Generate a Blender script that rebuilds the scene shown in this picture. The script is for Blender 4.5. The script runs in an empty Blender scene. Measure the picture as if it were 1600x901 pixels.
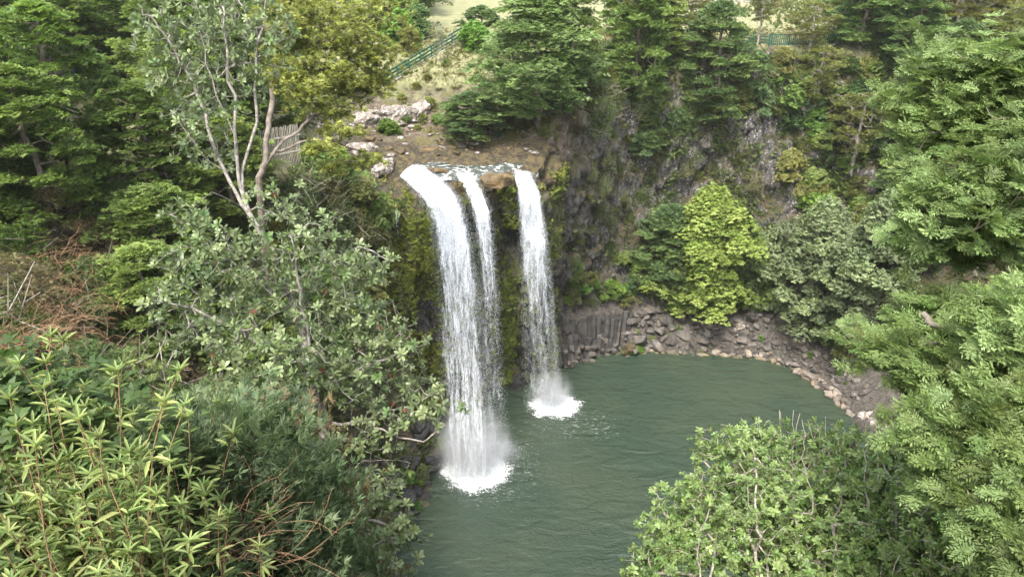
import bpy, bmesh, math, random
import numpy as np
from mathutils import Vector, Matrix
from mathutils.bvhtree import BVHTree

random.seed(7)
RNG = np.random.default_rng(11)
scene = bpy.context.scene
col = scene.collection

# ------------------------------------------------------------------ camera, sky, sun, exposure
HAZE = .00015
CAM_H, PITCH, FPX = 40.2, math.radians(25.0), 1111.0
cam_data = bpy.data.cameras.new('camera')
cam_data.sensor_width = 36.0
cam_data.lens = 36.0 * FPX / 1600.0
cam_data.clip_start = 0.05
cam_data.clip_end = 2000
cam = bpy.data.objects.new('camera', cam_data)
col.objects.link(cam)
cam.location = (0, 0, CAM_H)
cam.rotation_euler = (math.pi / 2 - PITCH, 0, 0)
scene.camera = cam

SUN_EL, SUN_AZ = math.radians(56), math.radians(202)   # azimuth clockwise from +Y
world = bpy.data.worlds.new('World')
scene.world = world
world.use_nodes = True
wn = world.node_tree
bg = wn.nodes['Background']
sky = wn.nodes.new('ShaderNodeTexSky')
sky.sky_type = 'NISHITA'
sky.sun_disc = False
sky.sun_elevation = SUN_EL
sky.sun_rotation = SUN_AZ
sky.air_density = 1.0
sky.dust_density = 4.0
sky.ozone_density = 1.0
sat = wn.nodes.new('ShaderNodeHueSaturation'); sat.inputs['Saturation'].default_value = .45   # thin cloud: a greyer sky
wn.links.new(sky.outputs[0], sat.inputs['Color'])
wn.links.new(sat.outputs[0], bg.inputs[0])
bg.inputs[1].default_value = 0.15
sd = bpy.data.lights.new('sun', 'SUN')
sd.energy = 1.5
sd.angle = math.radians(14)
sd.color = (1.0, 0.95, 0.86)
sun = bpy.data.objects.new('sun', sd)
col.objects.link(sun)
sv = Vector((math.sin(SUN_AZ) * math.cos(SUN_EL), math.cos(SUN_AZ) * math.cos(SUN_EL), math.sin(SUN_EL)))
sun.rotation_euler = sv.to_track_quat('Z', 'Y').to_euler()
scene.view_settings.view_transform = 'Standard'
scene.view_settings.look = 'None'
scene.view_settings.gamma = 1
scene.view_settings.exposure = 1.78
scene.cycles.transparent_max_bounces = 24
scene.cycles.max_bounces = 8
scene.cycles.diffuse_bounces = 5
scene.cycles.transmission_bounces = 6
scene.cycles.volume_bounces = 1
scene.cycles.caustics_reflective = False
scene.cycles.caustics_refractive = False

# ------------------------------------------------------------------ pixel rays (photo pixels, 1600 wide) -> world
CP, SP = math.cos(PITCH), math.sin(PITCH)
def ray(px, py):
    a, b = px - 800.0, 450.5 - py
    return np.array([a, FPX * CP + b * SP, -FPX * SP + b * CP])
def atY(px, py, y):
    d = ray(px, py); t = y / d[1]
    return np.array([d[0] * t, y, CAM_H + d[2] * t])
def atZ(px, py, z=0.0):
    d = ray(px, py); t = (z - CAM_H) / d[2]
    return np.array([d[0] * t, d[1] * t, z])
def atD(px, py, dist):
    d = ray(px, py); d = d / np.linalg.norm(d)
    return np.array([0, 0, CAM_H]) + d * dist
def proj(P):
    P = np.asarray(P, float)
    x, y, z = P[..., 0], P[..., 1], P[..., 2] - CAM_H
    dep = y * CP - z * SP
    up = y * SP + z * CP
    dep = np.where(dep < .01, .01, dep)
    return 800 + FPX * x / dep, 450.5 - FPX * up / dep, dep

# ------------------------------------------------------------------ numpy noise
def _hash(i, j, k, s=0):
    h = (i.astype(np.int64) * 374761393 + j.astype(np.int64) * 668265263 + k.astype(np.int64) * 2147483647 + s * 1274126177) & 0xffffffff
    h = ((h ^ (h >> 13)) * 1274126177) & 0xffffffff
    h = ((h ^ (h >> 16)) * 2246822519) & 0xffffffff
    return ((h ^ (h >> 15)) & 0xffffff) / float(0xffffff)
def vnoise(P, s=0):
    P = np.asarray(P, float)
    F = np.floor(P).astype(np.int64); f = P - F
    f = f * f * (3 - 2 * f)
    r = 0
    for dx in (0, 1):
        for dy in (0, 1):
            for dz in (0, 1):
                w = (f[:, 0] if dx else 1 - f[:, 0]) * (f[:, 1] if dy else 1 - f[:, 1]) * (f[:, 2] if dz else 1 - f[:, 2])
                r = r + w * _hash(F[:, 0] + dx, F[:, 1] + dy, F[:, 2] + dz, s)
    return r * 2 - 1
def fbm(P, o=4, s=0):
    r, a = 0, 1.0
    for i in range(o):
        r = r + a * vnoise(P * 2 ** i + 17.3 * i, s + i); a *= .5
    return r
def cells(P, s=0):
    """value of nearest jittered cell, and F2-F1"""
    F = np.floor(P).astype(np.int64)
    d1 = np.full(len(P), 9e9); d2 = d1.copy(); v = np.zeros(len(P))
    for dx in (-1, 0, 1):
        for dy in (-1, 0, 1):
            for dz in (-1, 0, 1):
                i, j, k = F[:, 0] + dx, F[:, 1] + dy, F[:, 2] + dz
                q = np.stack([i + _hash(i, j, k, s), j + _hash(i, j, k, s + 1), k + _hash(i, j, k, s + 2)], 1)
                d = ((P - q) ** 2).sum(1)
                n = d < d1
                d2 = np.where(n, d1, np.minimum(d2, d))
                v = np.where(n, _hash(i, j, k, s + 3), v)
                d1 = np.where(n, d, d1)
    return v, np.sqrt(d2) - np.sqrt(d1)
def sstep(a, b, x):
    t = np.clip((x - a) / (b - a), 0, 1)
    return t * t * (3 - 2 * t)
def unit(v):
    return v / np.maximum(np.linalg.norm(v, axis=-1, keepdims=True), 1e-9)

# ------------------------------------------------------------------ materials
def new_mat(name):
    m = bpy.data.materials.new(name); m.use_nodes = True
    nt = m.node_tree
    return m, nt, nt.nodes['Principled BSDF'], nt.nodes['Material Output']
def N(nt, typ, **kw):
    n = nt.nodes.new(typ)
    for k, v in kw.items():
        if k.startswith('i_'):
            key = k[2:]
            n.inputs[int(key) if key.isdigit() else key].default_value = v
        else:
            setattr(n, k, v)
    return n
def mixc(nt, fac, a, b, mode='MIX'):
    n = nt.nodes.new('ShaderNodeMix'); n.data_type = 'RGBA'; n.blend_type = mode
    for sock, v in ((n.inputs[0], fac), (n.inputs[6], a), (n.inputs[7], b)):
        if hasattr(v, 'links'): nt.links.new(v, sock)
        elif isinstance(v, (int, float)): sock.default_value = v
        else: sock.default_value = (*v, 1) if len(v) == 3 else v
    return n.outputs[2]
def mth(nt, op, a, b=None, c=None, clamp=False):
    n = nt.nodes.new('ShaderNodeMath'); n.operation = op; n.use_clamp = clamp
    for i, v in enumerate((a, b, c)):
        if v is None: continue
        if hasattr(v, 'links'): nt.links.new(v, n.inputs[i])
        else: n.inputs[i].default_value = v
    return n.outputs[0]
def noise(nt, vec, scale, detail=4, rough=.55, dist=0.0):
    n = N(nt, 'ShaderNodeTexNoise'); n.inputs['Scale'].default_value = scale
    n.inputs['Detail'].default_value = detail; n.inputs['Roughness'].default_value = rough
    n.inputs['Distortion'].default_value = dist
    if vec is not None: nt.links.new(vec, n.inputs['Vector'])
    return n.outputs['Fac']
def ramp(nt, fac, a, b):
    n = N(nt, 'ShaderNodeMapRange'); n.interpolation_type = 'SMOOTHSTEP'
    nt.links.new(fac, n.inputs[0]); n.inputs[1].default_value = a; n.inputs[2].default_value = b
    return n.outputs[0]
def attr(nt, name):
    return N(nt, 'ShaderNodeAttribute', attribute_name=name)
def mapping(nt, vec, scale):
    n = N(nt, 'ShaderNodeMapping'); n.inputs['Scale'].default_value = scale
    nt.links.new(vec, n.inputs[0]); return n.outputs[0]
def bump(nt, h, strength, dist, bsdf, prev=None):
    b = N(nt, 'ShaderNodeBump'); b.inputs['Strength'].default_value = strength; b.inputs['Distance'].default_value = dist
    nt.links.new(h, b.inputs['Height'])
    if prev is not None: nt.links.new(prev, b.inputs['Normal'])
    if bsdf is not None: nt.links.new(b.outputs[0], bsdf.inputs['Normal'])
    return b.outputs[0]

def leaf_material(name, gloss=.45, trans=.30, under=None, spread=.12):
    m, nt, pb, out = new_mat(name)
    a = attr(nt, 'leafcol').outputs['Color']
    oi = N(nt, 'ShaderNodeObjectInfo')
    hsv = N(nt, 'ShaderNodeHueSaturation')
    nt.links.new(a, hsv.inputs['Color'])
    nt.links.new(mth(nt, 'MULTIPLY_ADD', oi.outputs['Random'], spread * .22, .5 - spread * .11), hsv.inputs['Hue'])
    r2 = mth(nt, 'FRACT', mth(nt, 'MULTIPLY', oi.outputs['Random'], 17.31))
    nt.links.new(mth(nt, 'MULTIPLY_ADD', r2, spread * 3.5, 1 - spread * 1.75), hsv.inputs['Value'])
    c = hsv.outputs['Color']
    if under is not None:
        g = N(nt, 'ShaderNodeNewGeometry')
        c = mixc(nt, mth(nt, 'MULTIPLY', g.outputs['Backfacing'], .75), c, under)
    nt.links.new(c, pb.inputs['Base Color'])
    pb.inputs['Roughness'].default_value = gloss
    pb.inputs['Specular IOR Level'].default_value = .35
    tr = N(nt, 'ShaderNodeBsdfTranslucent')
    nt.links.new(mixc(nt, .6, c, (1.0, 1.05, .45), 'MULTIPLY'), tr.inputs[0])
    tr2 = N(nt, 'ShaderNodeMixShader'); tr2.inputs[0].default_value = trans
    nt.links.new(pb.outputs[0], tr2.inputs[1]); nt.links.new(tr.outputs[0], tr2.inputs[2])
    nt.links.new(tr2.outputs[0], out.inputs[0])
    return m
M_LEAF = leaf_material('foliage', .5, .42)
M_LEAFG = leaf_material('glossy_foliage', .38, .24, under=(.20, .25, .14), spread=0)
M_NEEDLE = leaf_material('needle_foliage', .5, .38, spread=0)
M_ROUND = leaf_material('round_leaf_foliage', .38, .30, spread=0)

def bark_material(name, c1, c2, sc=6.0, lich=None):
    m, nt, pb, out = new_mat(name)
    tc = N(nt, 'ShaderNodeTexCoord').outputs['Object']
    n1 = noise(nt, mapping(nt, tc, (1, 1, .35)), sc, 5, .65)
    c = mixc(nt, ramp(nt, n1, .35, .65), c1, c2)
    if lich is not None:
        n2 = noise(nt, tc, sc * 1.7, 3, .6)
        c = mixc(nt, ramp(nt, n2, .5, .58), c, lich)
    nt.links.new(c, pb.inputs['Base Color']); pb.inputs['Roughness'].default_value = .85
    bump(nt, n1, .6, .02, pb)
    return m
M_BARK = bark_material('brown_bark', (.09, .07, .05), (.22, .19, .16), 4)
M_BARKP = bark_material('pale_mottled_bark', (.12, .105, .085), (.28, .255, .22), 14, (.31, .29, .26))
M_TWIG = bark_material('grey_twig', (.20, .17, .14), (.40, .36, .31), 12)
M_DEAD = bark_material('dead_stem', (.19, .105, .055), (.36, .23, .125), 12)

def simple_mat(name, c1, c2, rough=.6, sc=3.0, b=.3, stretch=(1, 1, 1)):
    m, nt, pb, out = new_mat(name)
    tc = N(nt, 'ShaderNodeTexCoord').outputs['Object']
    n1 = noise(nt, mapping(nt, tc, stretch), sc, 5, .6)
    nt.links.new(mixc(nt, ramp(nt, n1, .3, .7), c1, c2), pb.inputs['Base Color'])
    pb.inputs['Roughness'].default_value = rough
    bump(nt, n1, b, .02, pb)
    return m
M_GREENP = simple_mat('green_paint', (.012, .085, .058), (.02, .125, .088), .45, 5, .1)
M_WOOD = simple_mat('weathered_wood', (.32, .29, .24), (.56, .52, .44), .8, 6, .5, (1, 1, .1))
M_CONC = simple_mat('weathered_concrete', (.25, .23, .20), (.42, .39, .34), .85, 4, .4)

def rock_material(name, dark, light, lichen=(.55, .55, .53), lamt=.56, warm=(.20, .14, .09), wetz=True):
    m, nt, pb, out = new_mat(name)
    geo = N(nt, 'ShaderNodeNewGeometry'); pos = geo.outputs['Position']
    oi = N(nt, 'ShaderNodeObjectInfo')
    n1 = noise(nt, pos, .9, 6, .65); n2 = noise(nt, pos, 5.0, 5, .7); n3 = noise(nt, pos, 1.7, 5, .7)
    c = mixc(nt, ramp(nt, n1, .3, .7), dark, light)
    c = mixc(nt, ramp(nt, n3, .5, .7), c, warm)
    c = mixc(nt, mth(nt, 'MULTIPLY', ramp(nt, n2, .35, .75), .5), c, tuple(x * .35 for x in dark))
    nl = noise(nt, pos, 2.6, 6, .75)
    c = mixc(nt, ramp(nt, nl, lamt, lamt + .06), c, lichen)
    r = N(nt, 'ShaderNodeHueSaturation'); nt.links.new(c, r.inputs['Color'])
    nt.links.new(mth(nt, 'MULTIPLY_ADD', oi.outputs['Random'], .7, .65), r.inputs['Value'])
    c = r.outputs['Color']
    if wetz:   # algae band where water wets the stones
        sx = N(nt, 'ShaderNodeSeparateXYZ'); nt.links.new(pos, sx.inputs[0])
        zz = mth(nt, 'ADD', sx.outputs[2], mth(nt, 'MULTIPLY', n3, .5))
        c = mixc(nt, ramp(nt, zz, .42, .2), c, (.10, .08, .03))
    nt.links.new(c, pb.inputs['Base Color']); pb.inputs['Roughness'].default_value = .8
    bump(nt, mth(nt, 'ADD', n2, n1), .7, .08, pb)
    return m
M_ROCK = rock_material('grey_basalt', (.062, .057, .053), (.17, .155, .140), lamt=.62)
M_ROCKW = rock_material('wet_black_basalt', (.02, .02, .022), (.06, .06, .062), lamt=.75, warm=(.06, .06, .03))
M_ROCKB = rock_material('ochre_stained_rock', (.07, .052, .028), (.19, .135, .065), lamt=.72, warm=(.20, .12, .04), wetz=False)
M_ROCKL = rock_material('pale_lichened_rock', (.13, .11, .09), (.26, .225, .19), lichen=(.50, .48, .46), lamt=.53, warm=(.30, .22, .17), wetz=False)

# ------------------------------------------------------------------ object helpers
def tag(o, label=None, cat=None, group=None, kind=None):
    if label: o['label'] = label
    if cat: o['category'] = cat
    if group: o['group'] = group
    if kind: o['kind'] = kind
    return o
def mesh_np(name, V, Q, mat, parent=None, colr=None, smooth=False):
    """one mesh object out of numpy verts and quads; colr = rgb per vertex"""
    V = np.ascontiguousarray(V, np.float32); Q = np.ascontiguousarray(Q, np.int32)
    me = bpy.data.meshes.new(name)
    me.vertices.add(len(V)); me.vertices.foreach_set('co', V.ravel())
    k = Q.shape[1]
    me.loops.add(len(Q) * k); me.loops.foreach_set('vertex_index', Q.ravel())
    me.polygons.add(len(Q)); me.polygons.foreach_set('loop_start', np.arange(len(Q), dtype=np.int32) * k)
    if smooth: me.polygons.foreach_set('use_smooth', np.ones(len(Q), bool))
    me.update(calc_edges=True)
    if colr is not None:
        ca = me.color_attributes.new('leafcol', 'FLOAT_COLOR', 'POINT')
        c4 = np.ones((len(V), 4), np.float32); c4[:, :3] = np.clip(colr, 0, 1)
        ca.data.foreach_set('color', c4.ravel())
    me.materials.append(mat)
    o = bpy.data.objects.new(name, me); col.objects.link(o)
    if parent is not None: o.parent = parent
    return o
def empty(name, loc=(0, 0, 0)):
    o = bpy.data.objects.new(name, None); o.location = tuple(float(v) for v in loc); o.empty_display_size = .2
    col.objects.link(o); return o
def copy_tree(o, parent=None):
    c = o.copy(); col.objects.link(c)
    if parent is not None: c.parent = parent
    for ch in list(o.children): copy_tree(ch, c)
    return c
def bm_obj(name, bm, mat, parent=None, smooth=False):
    me = bpy.data.meshes.new(name); bm.to_mesh(me); bm.free()
    if smooth:
        for p in me.polygons: p.use_smooth = True
    me.materials.append(mat)
    o = bpy.data.objects.new(name, me); col.objects.link(o)
    if parent is not None: o.parent = parent
    return o
def box_between(bm, a, b, w, h, roll_up=Vector((0, 0, 1))):
    """a bar from a to b, w wide across, h high"""
    a, b = Vector(a), Vector(b); d = (b - a); L = d.length; d.normalize()
    up = roll_up if abs(d.dot(roll_up)) < .98 else Vector((0, 1, 0))
    s = d.cross(up).normalized(); u = s.cross(d).normalized()
    vs = []
    for e in (0, L):
        for i, j in ((-1, -1), (1, -1), (1, 1), (-1, 1)):
            vs.append(bm.verts.new(a + d * e + s * (i * w / 2) + u * (j * h / 2)))
    for f in ((0, 1, 2, 3), (7, 6, 5, 4), (0, 4, 5, 1), (1, 5, 6, 2), (2, 6, 7, 3), (3, 7, 4, 0)):
        bm.faces.new([vs[i] for i in f])

def tubes(A, B, ra, rb, sides=5):
    A, B = np.asarray(A, float), np.asarray(B, float); ra, rb = np.asarray(ra, float), np.asarray(rb, float)
    d = unit(B - A); ref = np.where(np.abs(d[:, 2:3]) > .9, [[1., 0, 0]], [[0, 0, 1.]])
    s = unit(np.cross(d, ref)); u = np.cross(s, d)
    ang = np.arange(sides) * 2 * math.pi / sides
    ring = s[:, None] * np.cos(ang)[None, :, None] + u[:, None] * np.sin(ang)[None, :, None]
    V = np.concatenate([A[:, None] - d[:, None] * ra[:, None, None] * .3 + ring * ra[:, None, None], B[:, None] + ring * rb[:, None, None]], 1)
    n = len(A); base = np.arange(n)[:, None] * 2 * sides
    i = np.arange(sides); j = (i + 1) % sides
    q = np.stack([i, j, j + sides, i + sides], 1)
    Q = (base[:, :, None] + q[None]).reshape(-1, 4)
    return V.reshape(-1, 3), Q

def frames(D, Nn):
    X = unit(D); Z = Nn - (Nn * X).sum(1, keepdims=True) * X
    bad = np.linalg.norm(Z, axis=1) < 1e-4
    Z[bad] = np.cross(X[bad], [[.3, .5, .8]])
    Z = unit(Z); Y = np.cross(Z, X)
    return np.stack([X, Y, Z], 2)          # columns
def stamp(T, P, R, S, colr, jit=.12):
    """stamp template T = (verts, quads, shade per vert) at P with rotation R, scale S, rgb colr"""
    tv, tq, ts = T
    n = len(P)
    V = np.einsum('nij,kj->nki', R, tv) * np.asarray(S).reshape(-1, 1, 1) + P[:, None]
    Q = (np.arange(n)[:, None, None] * len(tv) + tq[None]).reshape(-1, tq.shape[1])
    C = colr[:, None, :] * ts[None, :, None] if ts.ndim == 1 else colr[:, None, :] * ts[None]
    return V.reshape(-1, 3), Q, C.reshape(-1, 3)
def join_np(parts):
    V, Q, C, off = [], [], [], 0
    for p in parts:
        V.append(p[0]); Q.append(p[1] + off); off += len(p[0])
        if len(p) > 2: C.append(p[2])
    return (np.concatenate(V), np.concatenate(Q), np.concatenate(C) if C else None)

def leaf1(L=1., W=.5, fold=.15):           # rhombus
    v = np.array([[0, 0, 0], [L * .45, W / 2, fold * W], [L, 0, -.1 * L], [L * .45, -W / 2, fold * W]])
    return v, np.array([[0, 3, 2, 1]]), np.ones(4)
def leaf2(L=1., W=.4, fold=.12, droop=.12):
    v = np.array([[0, 0, 0], [L * .3, W * .42, fold * W], [L * .72, W * .45, fold * W - droop * L * .5], [L, 0, -droop * L], [L * .72, -W * .45, fold * W - droop * L * .5], [L * .3, -W * .42, fold * W]])
    return v, np.array([[0, 3, 2, 1], [0, 5, 4, 3]]), np.ones(6)
def strip_leaf(W=.4, rows=((0, .12), (.4, .85), (.78, 1.0), (1, .35)), droop=.15):
    v, q = [], []
    for t, w in rows: v += [[t, W * w / 2, .06 * w - droop * t * t], [t, -W * w / 2, .06 * w - droop * t * t]]
    for i in range(len(rows) - 1): q.append([2 * i, 2 * i + 1, 2 * i + 3, 2 * i + 2])
    return np.array(v), np.array(q), np.ones(len(v))
def compose(base, P, D, Nn, S, shade):
    """template out of several small templates"""
    R = frames(np.asarray(D, float), np.asarray(Nn, float))
    v, q, c = stamp(base, np.asarray(P, float), R, np.asarray(S, float), np.asarray(shade, float)[:, None] * np.ones(3))
    return v, q, c[:, 0] if True else c

def rosette(n=8, L=1., W=.38, tilt=.5, seed=1):
    r = np.random.default_rng(seed)
    a = np.arange(n) * 2.4 + r.uniform(0, .5, n)
    t = np.linspace(.15, 1, n)
    up = tilt + .9 * (1 - t) * .9
    D = np.stack([np.cos(a), np.sin(a), np.sin(up)], 1)
    D[:, :2] *= np.cos(up)[:, None] / 1
    P = np.stack([0 * a, 0 * a, (1 - t) * .25 * L], 1)
    Nn = np.stack([-np.cos(a) * .3, -np.sin(a) * .3, 0 * a + 1], 1)
    # local z axis = twig direction: rotate so that template x axis is the twig
    base = strip_leaf(W)
    v, q, c = compose(base, P, D, Nn, r.uniform(.7, 1.1, n), r.uniform(.75, 1.25, n))
    v = v[:, [2, 0, 1]]
    return v, q, c
def needle_spray(n=26, L=1., NL=.22, NW=.045, seed=1, side=4):
    """x axis = twig; needles left and right, side twigs"""
    r = np.random.default_rng(seed)
    P, D, Nn, S, sh = [], [], [], [], []
    def tw(o, d, ln, k):
        d = d / np.linalg.norm(d); s = np.cross([0, 0, 1.], d); s /= np.linalg.norm(s)
        for i in range(k):
            t = (i + .5) / k
            sg = 1 if i % 2 else -1
            dd = d * .75 + s * sg * .8 + np.array([0, 0, 1.]) * r.uniform(-.25, .45)
            P.append(o + d * ln * t); D.append(dd); Nn.append(np.array([r.normal(0, .3), r.normal(0, .3), 1.])); S.append(r.uniform(.75, 1.1) * (1.1 - .4 * t)); sh.append(r.uniform(.8, 1.15) + .25 * t)
    tw(np.zeros(3), np.array([1., 0, 0]), L, n)
    for i in range(side):
        t = .1 + .6 * i / side; sg = 1 if i % 2 else -1
        tw(np.array([L * t, 0, 0]), np.array([.75, .65 * sg, r.uniform(-.1, .25)]), L * (.62 - .35 * t), n // 2)
    v, q, c = compose(leaf1(NL, NW * 1.0, .1), P, D, Nn, S, sh)
    return v, q, c

def grow(nodes, targets, power=.45, r0=.004, jog=.15, down=0.0):
    """attach every target to the nearest node already grown; returns tube segments and twig directions"""
    pts = [np.asarray(n[0], float) for n in nodes]; par = [n[1] for n in nodes]; nk = len(nodes)
    base = np.array(pts)
    d0 = np.sqrt(((targets[:, None] - base[None]) ** 2).sum(2)).min(1)
    order = np.argsort(d0)
    allp = np.zeros((nk + len(targets), 3)); allp[:nk] = base
    cnt = nk
    for t in order:
        T = targets[t]
        pen = allp[:cnt] - T
        dd = (pen ** 2).sum(1)
        j = int(dd.argmin())
        allp[cnt] = T; par.append(j); cnt += 1
    par = np.array(par)
    w = np.zeros(cnt); haschild = np.zeros(cnt, bool)
    w[nk:] = 1
    for i in range(cnt - 1, nk - 1, -1):
        w[par[i]] += w[i]; haschild[par[i]] = True
    for i in range(nk - 1, 0, -1):
        if par[i] >= 0: w[par[i]] += w[i]
    R = r0 * np.maximum(w, 1) ** power
    idx = np.array([i for i in range(cnt) if par[i] >= 0])
    A, B = allp[par[idx]], allp[idx]
    ln = np.linalg.norm(B - A, axis=1, keepdims=True)
    mid = (A + B) / 2 + RNG.normal(0, jog, A.shape) * ln * .5
    rb = R[idx]; ra = np.minimum(R[par[idx]], rb * 1.6)
    rm = (ra + rb) / 2
    return (A, mid, B, ra, rm, rb), allp[nk:], unit(allp[nk:] - (mid[idx >= nk] if True else 0)), idx, nk
def grow_mesh(seg, sides=5):
    A, m, B, ra, rm, rb = seg
    return join_np([tubes(A, m, ra, rm, sides), tubes(m, B, rm, rb, sides)])

# ------------------------------------------------------------------ terrain: a ring of cross-sections round the pool
S = [
 [(1,40,-3),(1,34,0),(0,28,7),(0,20,16),(0,11,25),(0,3.4,33.5),(0,1.0,38.2),(0,-10,38.6),(0,-80,40)],
 [(-6,41,-3),(-7.5,35,0),(-9,29,8),(-9.5,19,19.5),(-8.5,11,29.5),(-5,5,35.4),(-3,1.2,38.2),(-8,-10,38.6),(-40,-60,40)],
 [(-5,41,-3),(-8.5,39.5,0),(-11,36,8),(-13.5,31,15),(-15,24,22),(-13,13,30),(-7.5,5,36.2),(-9,-3,38.5),(-70,-40,42)],
 [(-4.5,43,-3),(-8.3,42,0),(-11,40,7),(-14.5,36.5,15),(-19,32,22),(-24,27,28),(-31,20,33),(-45,10,38),(-120,-20,45)],
 [(-4,46,-3),(-7.6,45,0),(-10.5,44,6),(-13,42,13),(-17,39.5,20),(-22,37,26.5),(-30,36,30),(-42,38,34),(-120,40,45)],
 [(-3.5,50,-3),(-6.8,49.5,0),(-9.3,49.2,6),(-11.3,48.6,13),(-13.3,48.2,20),(-16.5,48,27),(-22,51,28.5),(-36,58,31),(-110,90,42)],
 [(-3.5,55,-3),(-7,56,0),(-8.2,55,7),(-9,54.3,14),(-9.6,54.3,20),(-11.6,57,25),(-15,61,26.4),(-22,72,29.5),(-60,125,37)],
 [(-2,56,-3),(-4.2,57.5,0),(-4.8,57,8),(-5.2,56,15),(-6,54.6,21.4),(-8.4,58.3,23.9),(-10,64,25.8),(-13.5,76,30.8),(-25,145,36)],
 [(0,59,-3),(-1,62,0),(-1,61,8),(-1.2,59.6,16),(-1.2,57.3,22.6),(-1.8,58.8,24.1),(-4,64,25.8),(-6,78,31.6),(0,150,33)],
 [(3,60,-3),(2.6,62.5,0),(2.6,61.5,8),(2.6,60.5,16),(2.2,59.0,22.5),(2,60.2,23.95),(1,65,26.6),(2,78,32),(14,150,32.6)],
 [(6,63,-3),(5.6,66.8,0),(5.6,67.6,7),(6,67.4,12),(5.8,66.4,19),(5.6,66.6,26.6),(6.5,70,29),(10,82,32.4),(25,150,32.5)],
 [(11,66,-3),(11,69,0),(10.5,71.4,6.8),(11.5,73,12),(12.5,74,19),(13,76,27),(13.5,80,31),(15,90,32.6),(36,155,32.5)],
 [(18,66,-3),(18,69,0),(18.5,73.8,6),(19,76,12),(20,77,20),(21,78.2,28),(22,80.5,31.6),(23,90,32.6),(50,155,32.5)],
 [(26,65,-3),(28,67.6,0),(29.5,72.3,5.5),(30.8,75,12),(31,76.3,20),(30.5,77.5,28.3),(30.5,79.5,31.6),(31,90,32.6),(66,155,32.5)],
 [(29,60,-3),(32,61.5,0),(36,64.5,5),(40,68,12),(44,71,19),(47,74,26),(50,77,30),(58,86,32),(120,140,34)],
 [(29,54,-3),(33,54.5,0),(38.5,55,4.5),(44,56,11),(50,57,19),(55,58,27),(60,60,31),(75,64,33),(140,70,36)],
 [(29,46,-3),(33,43,0),(36,40,7),(38,36,14),(40,32,22),(42,27,29),(46,22,33),(55,15,37),(120,-10,40)],
 [(18,41,-3),(20,36,0),(18,30,8),(15,22,16.5),(12,14,25),(8,6,33.5),(5,1.4,38.2),(10,-10,38.6),(60,-60,40)],
 [(9,40,-3),(8,34.5,0),(7,28,7.5),(5.5,20,16),(4.5,11.5,25),(3,4,33.6),(2,1.2,38.2),(4,-10,38.6),(20,-80,40)],
]
S = np.array(S, float)
def catmull(p0, p1, p2, p3, t):
    return .5 * (2 * p1 + (p2 - p0) * t + (2 * p0 - 5 * p1 + 4 * p2 - p3) * t * t + (3 * p1 - p0 - 3 * p2 + p3) * t ** 3)
cols = []
ns = len(S)
for i in range(ns):
    n = 62 if 3 <= i <= 14 else 22
    for k in range(n):
        t = k / n
        cols.append(catmull(S[i - 1], S[i], S[(i + 1) % ns], S[(i + 2) % ns], t))
cols = np.array(cols)                       # C x 9 x 3
rows = []
sub = [4, 26, 24, 24, 26, 22, 22, 14]
for r in range(8):
    p0, p1, p2, p3 = cols[:, max(r - 1, 0)], cols[:, r], cols[:, r + 1], cols[:, min(r + 2, 8)]
    for k in range(sub[r]):
        t = k / sub[r]
        rows.append(catmull(p0, p1, p2, p3, t) * .6 + (p1 * (1 - t) + p2 * t) * .4)
rows.append(cols[:, 8])
G = np.array(rows).transpose(1, 0, 2)        # C x R x 3
NC, NR = G.shape[:2]
def grid_normals(G):
    du = np.roll(G, -1, 0) - np.roll(G, 1, 0)
    dv = np.empty_like(G); dv[:, 1:-1] = G[:, 2:] - G[:, :-2]; dv[:, 0] = G[:, 1] - G[:, 0]; dv[:, -1] = G[:, -1] - G[:, -2]
    return unit(np.cross(dv, du))
Nm = grid_normals(G)
if Nm[:, -3, 2].mean() < 0: Nm = -Nm; FLIP = True
else: FLIP = False
P = G.reshape(-1, 3); Nf = Nm.reshape(-1, 3)
steep = 1 - sstep(.35, .75, np.abs(Nf[:, 2]))
# rocky displacement: facets and cracks on the steep parts, soft bumps elsewhere
Pc = P * [.55, .55, .42]
cv, ce = cells(Pc, 3)
cv2, ce2 = cells(P * [1.5, 1.5, 1.1] + 3.3, 9)
big = fbm(P * .12, 4, 5)
sm = fbm(P * .5, 4, 8)
farf = sstep(90, 60, np.abs(P[:, 1])) 
inview = sstep(30, 42, P[:, 1])
disp = steep * ((cv - .5) * 1.3 + (cv2 - .5) * .55 - sstep(.12, 0, ce) * .35 + big * .9) * inview + (1 - steep) * (sm * .22 + big * .25)
disp += steep * (1 - inview) * sm * .3
under = P[:, 2] < -.5
disp[under] *= .2
PD = P + Nf * disp[:, None]
G = PD.reshape(NC, NR, 3)
Nm = grid_normals(G)
if FLIP: Nm = -Nm
Nf = Nm.reshape(-1, 3)
ii = np.arange(NC)[:, None]; jj = np.arange(NR - 1)[None]
ip = (ii + 1) % NC
quads = np.stack([ii * NR + jj, ip * NR + jj, ip * NR + jj + 1, ii * NR + jj + 1], 2).reshape(-1, 4)
if not FLIP: quads = quads[:, ::-1]

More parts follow.
